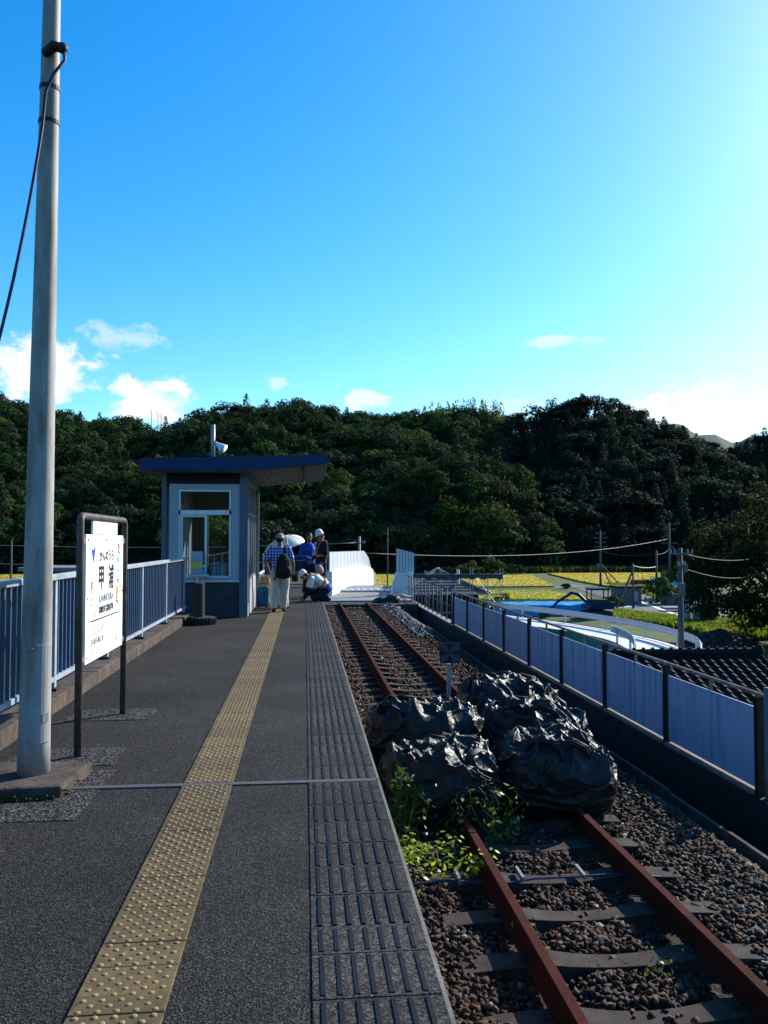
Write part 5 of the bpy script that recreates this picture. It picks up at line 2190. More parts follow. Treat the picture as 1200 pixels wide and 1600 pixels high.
MB().strip([(*lerp2(a, b, .83), ZD + .006) for a, b in zip(si_, so_)], [(*lerp2(a, b, .88), ZD + .006) for a, b in zip(si_, so_)]).build('edge_line', M['road'], rp, fixn=False)
for nm, ps, s in (('i', si_, -1), ('o', so_, 1)):
    a_ = []
    b_ = []
    n = len(ps)
    for i, (x, y) in enumerate(ps):
        x2, y2 = ps[min(i + 1, n - 1)]
        x1, y1 = ps[max(i - 1, 0)]
        d_ = Vector((x2 - x1, y2 - y1)).normalized()
        nr_ = Vector((-d_.y, d_.x)) * s
        a_.append((x + nr_.x * .05, y + nr_.y * .05))
        b_.append((x + nr_.x * 1.1, y + nr_.y * 1.1))
    MB().strip([(x, y, ZD + .03) for x, y in a_], [(x + noise.noise((x, y, 0)) * .15, y, ZD - 1.3 - .25 * noise.noise((x * 2, y * 2, 3))) for x, y in b_], .04).build('green_sheet', M['green_sheet'], rp)
    if nm == 'i':
        ps = ps[int(len(ps) * .55):]
        n = len(ps)
    gr_ = MB()
    prof = [(-.03, .14), (.012, .1), (-.012, .04), (-.012, -.04), (.012, -.1), (-.03, -.14)]
    vs = []
    for i, (x, y) in enumerate(ps):
        x2, y2 = ps[min(i + 1, n - 1)]
        x1, y1 = ps[max(i - 1, 0)]
        d_ = Vector((x2 - x1, y2 - y1)).normalized()
        nr_ = Vector((-d_.y, d_.x)) * s
        for o_, z_ in prof:
            vs.append((x + nr_.x * o_, y + nr_.y * o_, ZD + .60 + z_ * 1.15))
    m_ = len(prof)
    gr_.add(vs, [(i * m_ + k, i * m_ + k + 1, (i + 1) * m_ + k + 1, (i + 1) * m_ + k) for i in range(n - 1) for k in range(m_ - 1)])
    g = gr_.build('guard_rail', M['guard'], rp, smooth=True)
    sm = g.modifiers.new('thick', 'SOLIDIFY')
    sm.thickness = .02
    for i in range(2, n, 5):
        x, y = ps[i]
        MB().tube([(x, y, ZD - .1), (x, y, ZD + .74)], .055, 8).build('guard_post', M['guard'], g)
bm_ = MB()
cen = [lerp2(a, b, .5) for a, b in zip(si_, so_)]
bm_.strip([(*lerp2(a, b, -.05), ZD - .31) for a, b in zip(si_, so_)], [(*lerp2(a, b, 1.05), ZD - .31) for a, b in zip(si_, so_)], 2.0)
bm_.build('embankment_body', M['bed'], rp)

# ------------------------------------------------------------------ tiled house roof close by on the right
hs = thing('tiled_house', 'house with a dark grey pantile roof just beyond the white panel fence', 'house', (11.5, 22.5, GZ))
hx0, hx1, ry_, rz_ = 5.4, 13.2, 23.2, -1.78
ey, ez = 17.9, -3.95
MB().box(hx0 + .5, hx1 - .6, ey + .9, 27.6, GZ, -3.6).build('wall', M['plaster'], hs)


def tiles(x0, x1, ya, za, yb, zb, cw=.27, rl=.25):
    ncol = int((x1 - x0) / cw)
    ln = math.hypot(yb - ya, zb - za)
    nrow = int(ln / rl)
    dy, dz = (yb - ya) / ln, (zb - za) / ln
    ny_, nz_ = -dz, dy
    if nz_ < 0:
        ny_, nz_ = -ny_, -nz_
    v, f = [], []
    per = 8
    nxv = ncol * per + 1
    prof = []
    for j in range(nxv):
        t = (j % per) / per
        prof.append(.035 * math.sin(2 * math.pi * t) + (.022 if t < .25 else 0))
    rows = []
    for r_ in range(nrow):
        for e_, hh_ in ((0.0, .042), (.9999, .0)):
            s_0 = (r_ + (e_ if e_ == 0 else 1)) * ln / nrow
            rows.append((s_0, hh_))
    # row 0 is the ridge; each tile overlaps the one below, so its lower end stands proud
    rows = []
    for r_ in range(nrow):
        rows.append((r_ * ln / nrow, 0.0))
        rows.append(((r_ + 1) * ln / nrow, .04))
    for (s0, hh_) in rows:
        for j in range(nxv):
            x = x0 + (x1 - x0) * j / (nxv - 1)
            o_ = prof[j] + hh_
            v.append((x, ya + dy * s0 + ny_ * o_, za + dz * s0 + nz_ * o_))
    for i in range(len(rows) - 1):
        for j in range(nxv - 1):
            a = i * nxv + j
            f.append((a, a + 1, a + nxv + 1, a + nxv))
    return v, f


v, f = tiles(hx0, hx1, ry_, rz_, ey, ez)
rf_ = MB().add(v, f).build('roof', M['roof_tile'], hs)
v, f = tiles(hx0, hx1, ry_, rz_, 28.5, ez)
MB().add(v, f).build('rear_slope', M['roof_tile'], rf_)
rg = MB()
rg.tube([(hx0 - .05, ry_, rz_ + .06), (hx1 + .02, ry_, rz_ + .06)], [(.12, .13)] * 2, 12, side=(0, 1, 0))
for i in range(28):
    x = hx0 + (hx1 - hx0) * (i + .5) / 28
    rg.tube([(x - .02, ry_, rz_ + .19), (x + .05, ry_, rz_ + .19)], .045, 8)
rg.ball((hx1 + .05, ry_, rz_ + .08), (.1, .16, .22), 10, 8)
rg.build('ridge', M['roof_tile'], rf_)
gb = MB()
gb.prism([(ey + .1, ez - .02), (ry_, rz_ - .06), (28.4, ez - .02)], hx1 - .3, hx1 - .22, 'x')
gb.build('gable_wall', M['plaster'], hs)
gb = MB()
gb.tube([(hx1 - .03, ry_, rz_ + .02), (hx1 - .03, ey, ez + .03)], [(.05, .09)] * 2, 8)
gb.tube([(hx1 - .03, ry_, rz_ + .02), (hx1 - .03, 28.5, ez + .03)], [(.05, .09)] * 2, 8)
gb.build('verge_tiles', M['roof_tile'], rf_)

# small hip roofed house behind the pipe railing, with scaffolding
hh = thing('hipped_house', 'small dark house with a grey hipped roof behind the grey pipe railing', 'house', (12, 68, GZ))
x0, x1, y0, y1, ez, rz_ = 7.6, 14.6, 65, 74, -2.6, -.8
MB().box(x0 + .7, x1 - .7, y0 + .7, y1 - .7, GZ, ez).build('wall', M['timber'], hh)
r_ = MB()
v = [(x0, y0, ez), (x1, y0, ez), (x1, y1, ez), (x0, y1, ez), (11.0, 68.8, rz_), (11.4, 70.2, rz_)]
r_.add(v, [(0, 1, 4), (1, 2, 5, 4), (2, 3, 5), (3, 0, 4, 5), (3, 2, 1, 0)])
ro_ = r_.build('roof', M['roof_grey'], hh)
r2 = MB()
for a, b in ((0, 4), (1, 4), (2, 5), (3, 5), (4, 5)):
    r2.tube([Vector(v[a]) + Vector((0, 0, .06)), Vector(v[b]) + Vector((0, 0, .06))], [(.13, .08)] * 2, 6)
for i in range(1, 9):
    t = i / 9
    p0 = Vector(v[0]).lerp(Vector(v[4]), t) + Vector((0, 0, .02))
    p1 = Vector(v[1]).lerp(Vector(v[4]), t) + Vector((0, 0, .02))
    r2.tube([p0, p1], .035, 4)
r2.build('ridge_tiles', M['roof_grey'], ro_)
MB().box(11.8, 12.3, y0 + .66, y0 + .69, GZ + 1, ez - .4).build('window', M['dark'], hh)
MB().tube([(12.4, 66.5, -2.2), (12.4, 66.5, -.75)], .12, 8).build('vent_pipe', M['paint_white'], hh)
sc = thing('scaffolding', 'steel tube scaffolding with a dark net standing round the hipped house', 'scaffolding', (12.5, 64, GZ))
tb_ = MB()
for x in np.linspace(8.2, 15.4, 7):
    for y in (63.6, 64.5):
        tb_.tube([(x, y, GZ), (x, y, -.75 + .3 * math.sin(x * 3))], .03, 6)
for z in (-1.05, -2.6, -4):
    for y in (63.6, 64.5):
        tb_.tube([(8, y, z), (15.6, y, z)], .03, 6)
for x in (14.3, 15.4):
    for z in np.arange(-4.8, -.9, .6):
        tb_.tube([(x, 63.6, z), (x + .3, 64.5, z)], .025, 5)
tb_.tube([(13.1, 63.55, -1.1), (15.4, 63.55, -4)], .028, 6)
tb_.tube([(15.4, 63.55, -1.1), (13.1, 63.55, -4)], .028, 6)
tb_.build('tubes', M['galv'], sc)
vs, fs = [], []
for i in range(40):
    x = 7.9 + 7.5 * i / 39
    sg_ = .14 * abs(math.sin(i * .55)) + .05 * math.sin(i * 1.7)
    vs += [(x, 63.5, -.98 - sg_ * .3), (x, 63.52 + .06 * math.sin(i), -1.28 - sg_)]
for i in range(39):
    fs.append((2 * i, 2 * i + 2, 2 * i + 3, 2 * i + 1))
nt_ = MB().add(vs, fs).build('rolled_net', M['netting'], sc)
sm = nt_.modifiers.new('thick', 'SOLIDIFY')
sm.thickness = .05

# ------------------------------------------------------------------ utility poles and wires


def upole(label, x, y, ztop, r0=.15, arms=(), extra=None, mt=None, base=GZ):
    t = thing('utility_pole', label, 'utility pole', (x, y, base))
    MB().tube([(x, y, base), (x, y, ztop)], [r0, r0 * .68], 12).build('shaft', mt or M['pole_dark'], t, smooth=True)
    for (dz, l, ang) in arms:
        a = MB()
        c_, s__ = math.cos(R(ang)), math.sin(R(ang))
        a.obox((x, y - r0, ztop + dz), (l, .07, .07), rz=R(ang))
        ao = a.build('crossarm', M['steel_grey'], t)
        for q in (-.92, -.55, .55, .92):
            MB().tube([(x + c_ * l / 2 * q, y - r0 + s__ * l / 2 * q, ztop + dz + .04), (x + c_ * l / 2 * q, y - r0 + s__ * l / 2 * q, ztop + dz + .2)], [.035, .025], 6).build('insulator', M['galv'], ao)
    return t


M['pole_dark'] = mat('pole_weathered', (.075, .074, .073), .8, var=.2, vs=2)
t = upole('grey concrete utility pole rising behind the tiled roof in front of the curved ramp', 15.55, 33.2, 1.25, .14, ((-.25, 1.0, 0), (-.75, .5, 30)))
MB().tube([(15.5, 32.95, -.75), (15.5, 32.95, -.2)], .13, 10).build('transformer', M['steel_grey'], t)
MB().box(15.6, 15.8, 33.0, 33.1, .25, .55).build('bracket', M['steel_grey'], t)
t = upole('tall utility pole with many crossarms left of the big dark tree', 45, 99, 3.9, .17, ((-.2, 2.6, 0), (-.9, 1.6, 0), (-2.6, 2.2, 10)))
MB().tube([(46.2, 99, -1.2), (48.2, 98, -4.5)], .09, 8).build('strut', M['pole_dark'], t)
MB().tube([(45.2, 98.7, 1.0), (48.0, 96.5, -5.4)], .12, 8).build('leaning_strut', M['pole_dark'], t)
t = upole('dark utility pole with stacked crossarms standing at the edge of the far rice field', 46.05, 126, 3.3, .18, ((-.5, 1.6, 0), (-1.2, 2.2, 0), (-1.9, 1.6, 0), (-2.6, 2.0, 0)))
MB().tube([(45.6, 125.7, -2.7), (45.6, 125.7, -1.9)], .3, 10).build('transformer', M['steel_grey'], t)
MB().tube([(46.2, 126, -2), (47.8, 126, -5.5)], .1, 8).build('strut', M['pole_dark'], t)
MB().tube([(46.2, 126, -2), (49.8, 127, -5.5)], .1, 8).build('strut', M['pole_dark'], t)
t = upole('short utility pole with a long leaning strut beside the concrete hut', 34.2, 84, -.75, .12)
MB().tube([(34.2, 83.9, -1.4), (31.3, 81.5, -5.5)], .1, 8).build('strut', M['pole_dark'], t)
upole('plain dark utility pole on the grass bank beyond the road junction', 40, 91.4, .5, .16)
t = upole('slim grey utility pole behind the curving left barrier', 3.95, 60, 1.9, .12, ((-.5, .9, 20), (-1.5, .9, 20), (-2.3, .7, 20)), mt=M['pole_concrete'])
MB().tube([(4.3, 60, -.6), (5.6, 60, -3.2)], .07, 8).build('strut', M['pole_concrete'], t)
t = upole('thin dark pole with a blue foot at the edge of the rice field', 8.0, 80, 2.9, .075)
MB().tube([(8.0, 79.9, -3.5), (8.0, 79.9, -3.0)], [.6, .2], 8).build('blue_cover', M['blue_tarp'], t)
upole('thin pole at the far left beyond the blue railing', -15.25, 45, 1.6, .07)


def wire(name, label, a, b, sag, r=.012, mt=None, n=24, marks=()):
    a, b = Vector(a), Vector(b)
    pts = []
    for i in range(n + 1):
        t = i / n
        p = a.lerp(b, t)
        p.z -= sag * 4 * t * (1 - t)
        pts.append(p)
    w_ = tag(MB().tube(pts, r, 6).build(name, mt or M['wire'], smooth=True), label, 'cable')
    for t in marks:
        p = a.lerp(b, t)
        p.z -= sag * 4 * t * (1 - t)
        MB().ball(p, (.14, .07, .06), 8, 6).build('joint_sleeve', M['paint_white'], w_)


wire('overhead_cable', 'thick pale overhead cable sagging across the valley from the slim pole to the tall pole', (3.95, 60, .72), (45, 99, 1.9), .95, .022, M['cable_light'], marks=(.3, .52, .64))
for z, s, lb in ((1.45, .5, 'uppermost'), (.45, .7, 'middle'), (-.35, .8, 'lowest')):
    wire('overhead_wire', lb + ' thin wire running left from the slim grey pole behind the shelter', (3.9, 60, z), (-30, 52, z + .4), s, .022, M['galv'])
wire('overhead_wire', 'thin wire between the field edge pole and the plain pole by the road', (46, 126, .2), (40, 91.4, .2), .5, .025)
wire('overhead_wire', 'thin wire between the plain pole by the road and the tall pole with many crossarms', (40, 91.4, .1), (45, 99, .6), .2, .025)
wire('overhead_wire', 'thin wire from the short strutted pole to the plain pole by the road', (34.2, 84, -.95), (40, 91.4, -1.3), .2, .03, M['galv'])
wire('overhead_wire', 'thin wire from the front utility pole into the big dark tree, upper one', (15.7, 33.2, 1.0), (30, 52, .6), .3, .014)
wire('overhead_wire', 'thin wire from the front utility pole into the big dark tree, lower one', (15.7, 33.2, .4), (30, 52, -.5), .4, .014)
wire('overhead_wire', 'faint wire crossing in front of the wood left of the shelter', (-60, 95, 1.2), (0, 100, -.2), .8, .02)

# ------------------------------------------------------------------ machines, huts and roadside things
ex = thing('excavator', 'blue excavator with a folded arm beside the blue tarpaulin', 'excavator', (27.1, 74.5, GZ))
MB().box(25.6, 28.2, 73.6, 74.2, GZ, GZ + .7).build('track', M['track_steel'], ex, bevel=.2)
MB().box(25.6, 28.2, 75.2, 75.8, GZ, GZ + .7).build('track', M['track_steel'], ex, bevel=.2)
bd_ = MB()
bd_.prism([(25.8, GZ + .85), (28.1, GZ + .85), (28.2, GZ + 1.5), (27.7, GZ + 1.6), (25.9, GZ + 1.25)], 73.5, 75.9, 'y')
bd_.build('body', M['exc_blue'], ex, bevel=.05)
cb_ = MB()
for x in (26.0, 27.6):
    for y in (73.55, 74.75):
        cb_.box(x - .05, x + .05, y - .05, y + .05, GZ + 1.4, GZ + 2.6)
cb_.box(25.9, 27.75, 73.45, 74.85, GZ + 2.6, GZ + 2.72)
cb_.box(26.06, 27.54, 73.55, 74.75, GZ + 1.3, GZ + 1.75)
cbo = cb_.build('cab', M['track_steel'], ex, bevel=.02)
MB().box(26.06, 27.54, 73.57, 73.59, GZ + 1.76, GZ + 2.58).build('window', M['glass'], cbo)
MB().box(25.88, 27.8, 73.4, 74.9, GZ + 2.725, GZ + 2.78).build('cab_roof', M['exc_blue'], cbo)
MB().tube([(26.2, 75.1, GZ + 1.3), (25.3, 75.1, GZ + 2.15), (24.7, 75.1, GZ + 2.3), (23.4, 75.1, GZ + 1.5)], [(.1, .15), (.1, .17), (.1, .15), (.08, .12)], 8, side=(0, 1, 0)).build('boom', M['exc_blue'], ex)
MB().tube([(23.5, 75.1, GZ + 1.65), (22.6, 75.1, GZ + .7)], [(.09, .12), (.08, .1)], 8, side=(0, 1, 0)).build('stick', M['exc_blue'], ex)
MB().prism([(21.6, GZ + .05), (22.5, GZ + .1), (22.4, GZ + .75), (21.9, GZ + .8)], 74.7, 75.5, 'y').build('bucket', M['track_steel'], ex)
tp_ = MB()
vs = []
nx_, ny_ = 26, 14
for j in range(ny_):
    for i in range(nx_):
        x = 18.5 + 9.5 * i / (nx_ - 1)
        y = 76.5 + 4.5 * j / (ny_ - 1)
        vs.append((x, y, GZ + .95 + .25 * math.sin(j / (ny_ - 1) * 3.14) + .12 * noise.noise((x * .9, y * .9, 0)) - (.9 if j in (0, ny_ - 1) or i in (0, nx_ - 1) else 0)))
fs = [(j * nx_ + i, j * nx_ + i + 1, (j + 1) * nx_ + i + 1, (j + 1) * nx_ + i) for j in range(ny_ - 1) for i in range(nx_ - 1)]
tag(tp_.add(vs, fs).build('tarpaulin', M['blue_tarp'], fixn=False), 'bright blue tarpaulin over a heap behind the curved ramp', 'tarpaulin')

ht = thing('concrete_hut', 'small grey concrete hut with a flat roof at the road junction', 'hut', (36, 90, GZ))
MB().box(34.6, 37.2, 89, 91.4, GZ, GZ + 1.9).build('wall', M['concrete'], ht)
MB().box(34.4, 37.4, 88.8, 91.6, GZ + 1.903, GZ + 2.1).build('roof', M['concrete_dark'], ht)
MB().box(36.2, 36.8, 88.96, 88.99, GZ + .4, GZ + 1.5).build('door', M['galv'], ht)

gh = thing('blue_canopy', 'long low canopy with a light blue sheet roof near the big dark tree', 'canopy', (50.5, 103, GZ))
M['sheet_blue'] = mat('sheet_blue', (.2, .45, .75), .45, var=.08, vs=3)
rf2 = MB()
rf2.prism([(47.6, GZ + 1.3), (48.4, GZ + 2.1), (52.6, GZ + 2.1), (53.4, GZ + 1.3)], 101, 105, 'y')
o = rf2.build('roof', M['sheet_blue'], gh)
rb_ = MB()
for i in range(9):
    x = 48.4 + 4.2 * i / 8
    rb_.box(x - .02, x + .02, 101.02, 105, GZ + 2.105, GZ + 2.125)
rb_.build('ribs', M['paint_white'], o)
for x in (47.9, 53):
    for y in (101.2, 104.8):
        MB().tube([(x, y, GZ), (x, y, GZ + 1.35)], .05, 8).build('post', M['galv'], gh)
wl_ = thing('concrete_wall', 'long low grey concrete wall below the blue canopy', 'wall', (41, 88, GZ))
wall_strip([(39.5, 89), (44, 88), (48, 86)], [GZ] * 3, [GZ + 1.25] * 3, .3).build('wall', M['concrete'], wl_)
MB().obox((37.4, 82.6, GZ + .25), (4.2, 1.2, .35), rz=R(-12))
tag(MB().obox((37.6, 80.5, GZ + .35), (3.4, 1.6, .22), rz=R(-10)).build('slab_cover', M['concrete_light'], bevel=.03), 'pale flat slab lying on the road shoulder before the low wall', 'slab')

tk = thing('small_truck', 'small white truck parked beyond the grass bank', 'truck', (54, 121, GZ))
MB().box(53, 55.2, 120, 121.5, GZ + .5, GZ + .9).build('bed', M['truck_white'], tk)
MB().prism([(52.2, GZ + .45), (53.6, GZ + .45), (53.6, GZ + 1.75), (52.7, GZ + 1.75), (52.2, GZ + 1.1)], 120, 121.5, 'y').build('cab', M['truck_white'], tk, bevel=.05)
MB().box(53.65, 55.3, 119.95, 121.55, GZ + .9, GZ + 1.7).build('box_body', M['truck_white'], tk)
MB().box(52.75, 53.45, 119.97, 119.99, GZ + 1.15, GZ + 1.6).build('window', M['dark'], tk)
for x in (52.8, 54.7):
    for y in (120.05, 121.45):
        MB().tube([(x, y - .08, GZ + .28), (x, y + .08, GZ + .28)], .28, 12).build('wheel', M['tyre'], tk)
tc = thing('tractor', 'small dark red tractor standing on the grass bank', 'tractor', (52, 125, GZ))
MB().box(50.6, 52.4, 124.6, 125.4, GZ + .5, GZ + 1.15).build('body', M['tractor_red'], tc, bevel=.1)
MB().box(52.4, 53.4, 124.4, 125.6, GZ + .45, GZ + .95).build('seat_deck', M['tractor_red'], tc)
MB().tube([(52.6, 125, GZ + .9), (52.3, 125, GZ + 1.5)], .06, 6).build('steering_column', M['track_steel'], tc)
for x, r0 in ((51, .38), (52.9, .6)):
    for y in (124.3, 125.7):
        MB().tube([(x, y - .14, GZ + r0), (x, y + .14, GZ + r0)], r0, 14).build('wheel', M['tyre'], tc)
bxs = thing('notice_board', 'upright pale green notice board on the roadside near the big dark tree', 'notice board', (31.9, 67, GZ))
MB().box(31.45, 32.15, 67, 67.08, GZ + .5, GZ + 1.75).build('board', M['box_green'], bxs)
for x in (31.4, 32.2):
    MB().box(x - .05, x + .05, 67, 67.1, GZ, GZ + 1.85).build('post', M['galv'], bxs)
bxs = thing('bus_hut', 'small brown boxy shelter on the roadside beside the pale green notice board', 'shelter', (33.2, 66.5, GZ))
mm = MB()
mm.box(32.5, 32.6, 66, 67.2, GZ, GZ + 1.75)
mm.box(33.9, 34.0, 66, 67.2, GZ, GZ + 1.75)
mm.box(32.6, 33.9, 67.1, 67.2, GZ, GZ + 1.75)
mm.build('wall', M['box_brown'], bxs)
MB().box(32.4, 34.1, 65.8, 67.3, GZ + 1.753, GZ + 1.9).build('roof', M['box_brown'], bxs)
wr2 = thing('flat_roofed_building', 'low building with a pale flat roof beyond the blue railing at the left', 'building', (-18, 60, GZ))
MB().box(-19.5, -14.6, 60, 66, GZ, -.55).build('wall', M['plaster'], wr2)
MB().box(-19.8, -14.3, 59.7, 66.3, -.547, -.28).build('roof', M['concrete_light'], wr2)
# gravel heap
r = np.random.default_rng(8)
n = 900
a = r.random(n) * 6.283
q = np.sqrt(r.random(n))
x = 28.3 + 2.6 * q * np.cos(a)
y = 54.5 + 2.2 * q * np.sin(a)
z = GZ + .9 * (1 - q) + .05
s = .12 + .2 * r.random(n)
v = (ico_v[None] + .7 * (r.random((n, NVS, 3)) - .5)) * (s[:, None, None] * np.array([1, .8, .6]))
P = v + np.stack([x, y, z], 1)[:, None, :]
fcs = (ico_f[None] + (np.arange(n) * NVS)[:, None, None]).reshape(-1, 3)
tag(np_mesh('rubble_heap', P.reshape(-1, 3), 3, M['stone'], cols=np.repeat(np.array([(.03, .03, .032)]) * (.5 + 1.2 * r.random((n, 1))), NVS, 0), faces=fcs), 'low heap of dark broken stone at the end of the curved ramp', 'rubble', None, 'stuff')

# ------------------------------------------------------------------ hills and woods


def interp(x, tab):
    xs_ = [a for a, b in tab]
    ys_ = [b for a, b in tab]
    return np.interp(x, xs_, ys_)


C1 = [(-260, 62), (-160, 58), (-106, 53), (-87, 47), (-62.5, 46), (-53.6, 42), (-36, 49), (-17.6, 52.6), (-4, 52.5), (19, 49.5), (38, 50), (52, 52), (72, 50.5), (95, 44), (120, 36), (170, 20)]
C2 = [(20, -6), (30, 6), (42, 25), (48, 30), (61, 38.5), (77, 46.5), (92.5, 52), (106, 50), (120, 44.6), (133, 38.2), (145, 33.5), (152, 33.5), (161.5, 39.6), (190, 50), (240, 60)]


def sstep(t):
    t = np.clip(t, 0, 1)
    return t * t * (3 - 2 * t)


def hills(x, y):
    und = 3.2 * np.sin(x * .055 + 1.2 * np.sin(y * .03)) * np.cos(y * .045 + .7) + 1.6 * np.sin(x * .13 + y * .09)
    t1 = np.clip((y - 188) / 118, 0, 1.0)
    fade = np.where(y > 310, np.clip(1 - (y - 310) / 260, 0, 1), 1)
    g1 = t1 ** .82
    h1 = -6.5 + (interp(x, C1) - 9 + 6.5) * g1 * fade + und * sstep(t1 * 3) * (1 - sstep((y - 270) / 40))
    xb = 60 + (y - 190) * .2
    h1 = -6.6 + (h1 + 6.6) * (1 - sstep((x - xb + 8) / 16))
    t2 = np.clip((y - 191) / 86, 0, 1.0)
    fade2 = np.where(y > 282, np.clip(1 - (y - 282) / 240, 0, 1), 1)
    h2 = -6.5 + (interp(x, C2) - 8 + 6.5) * t2 ** .9 * fade2 + .5 * und * sstep(t2 * 3) * (1 - sstep((y - 250) / 30))
    e = ((x - 36) / 30) ** 2 + ((y - 226) / 36) ** 2
    h3 = -6.6 + 22 * np.clip(1 - e, 0, 1) ** .7
    a = np.maximum(h1, h3)
    return np.maximum(a, h2), (h2 > a)


xs = np.linspace(-300, 330, 127)
ysb = np.linspace(178, 480, 76)
X_, Y_ = np.meshgrid(xs, ysb)
H_, _k = hills(X_, Y_)
v = np.stack([X_, Y_, H_], -1).reshape(-1, 3)
idx = np.arange(v.shape[0]).reshape(len(ysb), len(xs))
fc = np.stack([idx[:-1, :-1], idx[:-1, 1:], idx[1:, 1:], idx[1:, :-1]], -1).reshape(-1, 4)
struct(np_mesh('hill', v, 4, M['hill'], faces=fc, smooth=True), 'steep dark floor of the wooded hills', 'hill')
# unseen high shoulder added off to the right; it keeps the right hill in shade
n1_, n2_ = 40, 40
uu = np.linspace(-1, 1, n1_)
ww = np.linspace(-1, 1, n2_)
U_, W_ = np.meshgrid(uu, ww)
al = np.where(U_ < 0, U_ * 105, U_ * 330)
pe = np.where(W_ < 0, W_ * 54, W_ * 260)
hh_ = 165 * np.clip(1 - np.sqrt(U_ ** 2 + W_ ** 2), 0, 1) ** .85 * (1 + .05 * np.sin(al * .06) * np.cos(pe * .07)) - 7
sx_, cx_ = math.sin(R(SUN_AZ)), math.cos(R(SUN_AZ))
v = np.stack([302 + al * sx_ + pe * cx_, 392 + al * cx_ - pe * sx_, hh_], -1).reshape(-1, 3)
idx = np.arange(n1_ * n2_).reshape(n2_, n1_)
fc = np.stack([idx[:-1, :-1], idx[:-1, 1:], idx[1:, 1:], idx[1:, :-1]], -1).reshape(-1, 4)
struct(np_mesh('shade_mountain', v, 4, M['hill'], faces=fc, smooth=True), 'higher dark mountain shoulder beyond the right hill', 'hill')
# wooded hills behind and beside the station, closing the valley
na, nr2 = 120, 6
aa = np.radians(np.linspace(84, 326, na))
V = []
for q, hq in ((330, 0), (380, .55), (430, .9), (480, 1.0), (560, .7), (700, -.05)):
    rr_ = q + 25 * np.sin(aa * 5 + q)
    hh_ = GZ - 1 + hq * (62 + 16 * np.sin(aa * 7) + 9 * np.sin(aa * 17 + 1) + 4 * np.sin(aa * 41))
    V.append(np.stack([rr_ * np.sin(aa), rr_ * np.cos(aa), hh_], 1))
v = np.concatenate(V)
idx = np.arange(na * nr2).reshape(nr2, na)
fc = np.stack([idx[:-1, :-1], idx[:-1, 1:], idx[1:, 1:], idx[1:, :-1]], -1).reshape(-1, 4)
M['hill_wooded'] = mat('hill_wooded', (.022, .034, .012), 1, var=.6, vs=.15, bump=1, bs=.25)
struct(np_mesh('surrounding_hills', v, 4, M['hill_wooded'], faces=fc, smooth=True), 'wooded hills behind the station', 'hill')
# distant ridge
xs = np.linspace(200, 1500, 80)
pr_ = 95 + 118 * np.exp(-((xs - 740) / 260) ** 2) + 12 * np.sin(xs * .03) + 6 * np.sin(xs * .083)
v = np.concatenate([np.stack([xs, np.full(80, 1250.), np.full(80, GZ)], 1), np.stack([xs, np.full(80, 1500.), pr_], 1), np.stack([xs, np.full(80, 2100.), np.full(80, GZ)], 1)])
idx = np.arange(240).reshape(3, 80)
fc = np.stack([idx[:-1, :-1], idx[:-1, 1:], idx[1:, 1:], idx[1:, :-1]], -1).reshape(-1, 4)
struct(np_mesh('distant_ridge', v, 4, M['hill_far_haze'], faces=fc, smooth=True), 'far blue green ridge behind the right hill', 'hill')


def broadleaf(seed, n_cl=13, per=84, leaf=.05, wide=.42):
    r = np.random.default_rng(seed)
    cs, outs, sz = [], [], []
    for i in range(n_cl):
        a = r.random() * 6.283
        q = math.sqrt(r.random()) * wide * .75
        hz = .30 + .58 * (1 - (q / wide) ** 2 * .75) * (.45 + .55 * r.random())
        c = np.array([q * math.cos(a), q * math.sin(a), hz])
        rad = .12 + .09 * r.random()
        d = r.normal(size=(per, 3))
        d[:, 2] = np.abs(d[:, 2]) * .9 - .25
        d /= np.linalg.norm(d, axis=1, keepdims=True)
        cs.append(c + d * rad * (.8 + .3 * r.random((per, 1))) * np.array([1, 1, .75]))
        outs.append(d)
        sz.append(leaf * (.6 + .8 * r.random(per)))
    # lower skirt
    k = per * 2
    a = r.random(k) * 6.283
    q = wide * (.5 + .4 * r.random(k))
    cs.append(np.stack([q * np.cos(a), q * np.sin(a), .05 + .4 * r.random(k)], 1))
    outs.append(np.stack([np.cos(a), np.sin(a), 0 * a], 1))
    sz.append(np.full(k, leaf * 1.1))
    cs, outs, sz = np.concatenate(cs), np.concatenate(outs), np.concatenate(sz)
    v = quads(cs, sz, outs * 1.7, .4, seed, .75, .5)
    tone = (.75 + .5 * r.random((len(cs), 1))) * np.ones((1, 3))
    return v, np.repeat(tone, 4, 0)


def conifer(seed, n=620, rad=.2, leaf=.06):
    r = np.random.default_rng(seed)
    u = r.random(n) ** 1.3
    layer = np.floor(u * 11) / 11
    a = r.random(n) * 6.283
    rr_ = rad * (1 - .93 * u) ** .75 * (.55 + .5 * r.random(n)) * (1 + .25 * np.sin(a * 3 + layer * 9))
    cs = np.stack([rr_ * np.cos(a), rr_ * np.sin(a), .12 + .86 * u - rr_ * .25], 1)
    outs = np.stack([np.cos(a), np.sin(a), .5 + 0 * a], 1)
    v = quads(cs, leaf * (.6 + .8 * r.random(n)) * (1.1 - .5 * u), outs, .3, seed, .6, .6)
    tone = (.75 + .5 * r.random((n, 1))) * np.ones((1, 3))
    return v, np.repeat(tone, 4, 0)


BL = [broadleaf(100 + i) for i in range(7)]
CO = [conifer(200 + i) for i in range(4)]


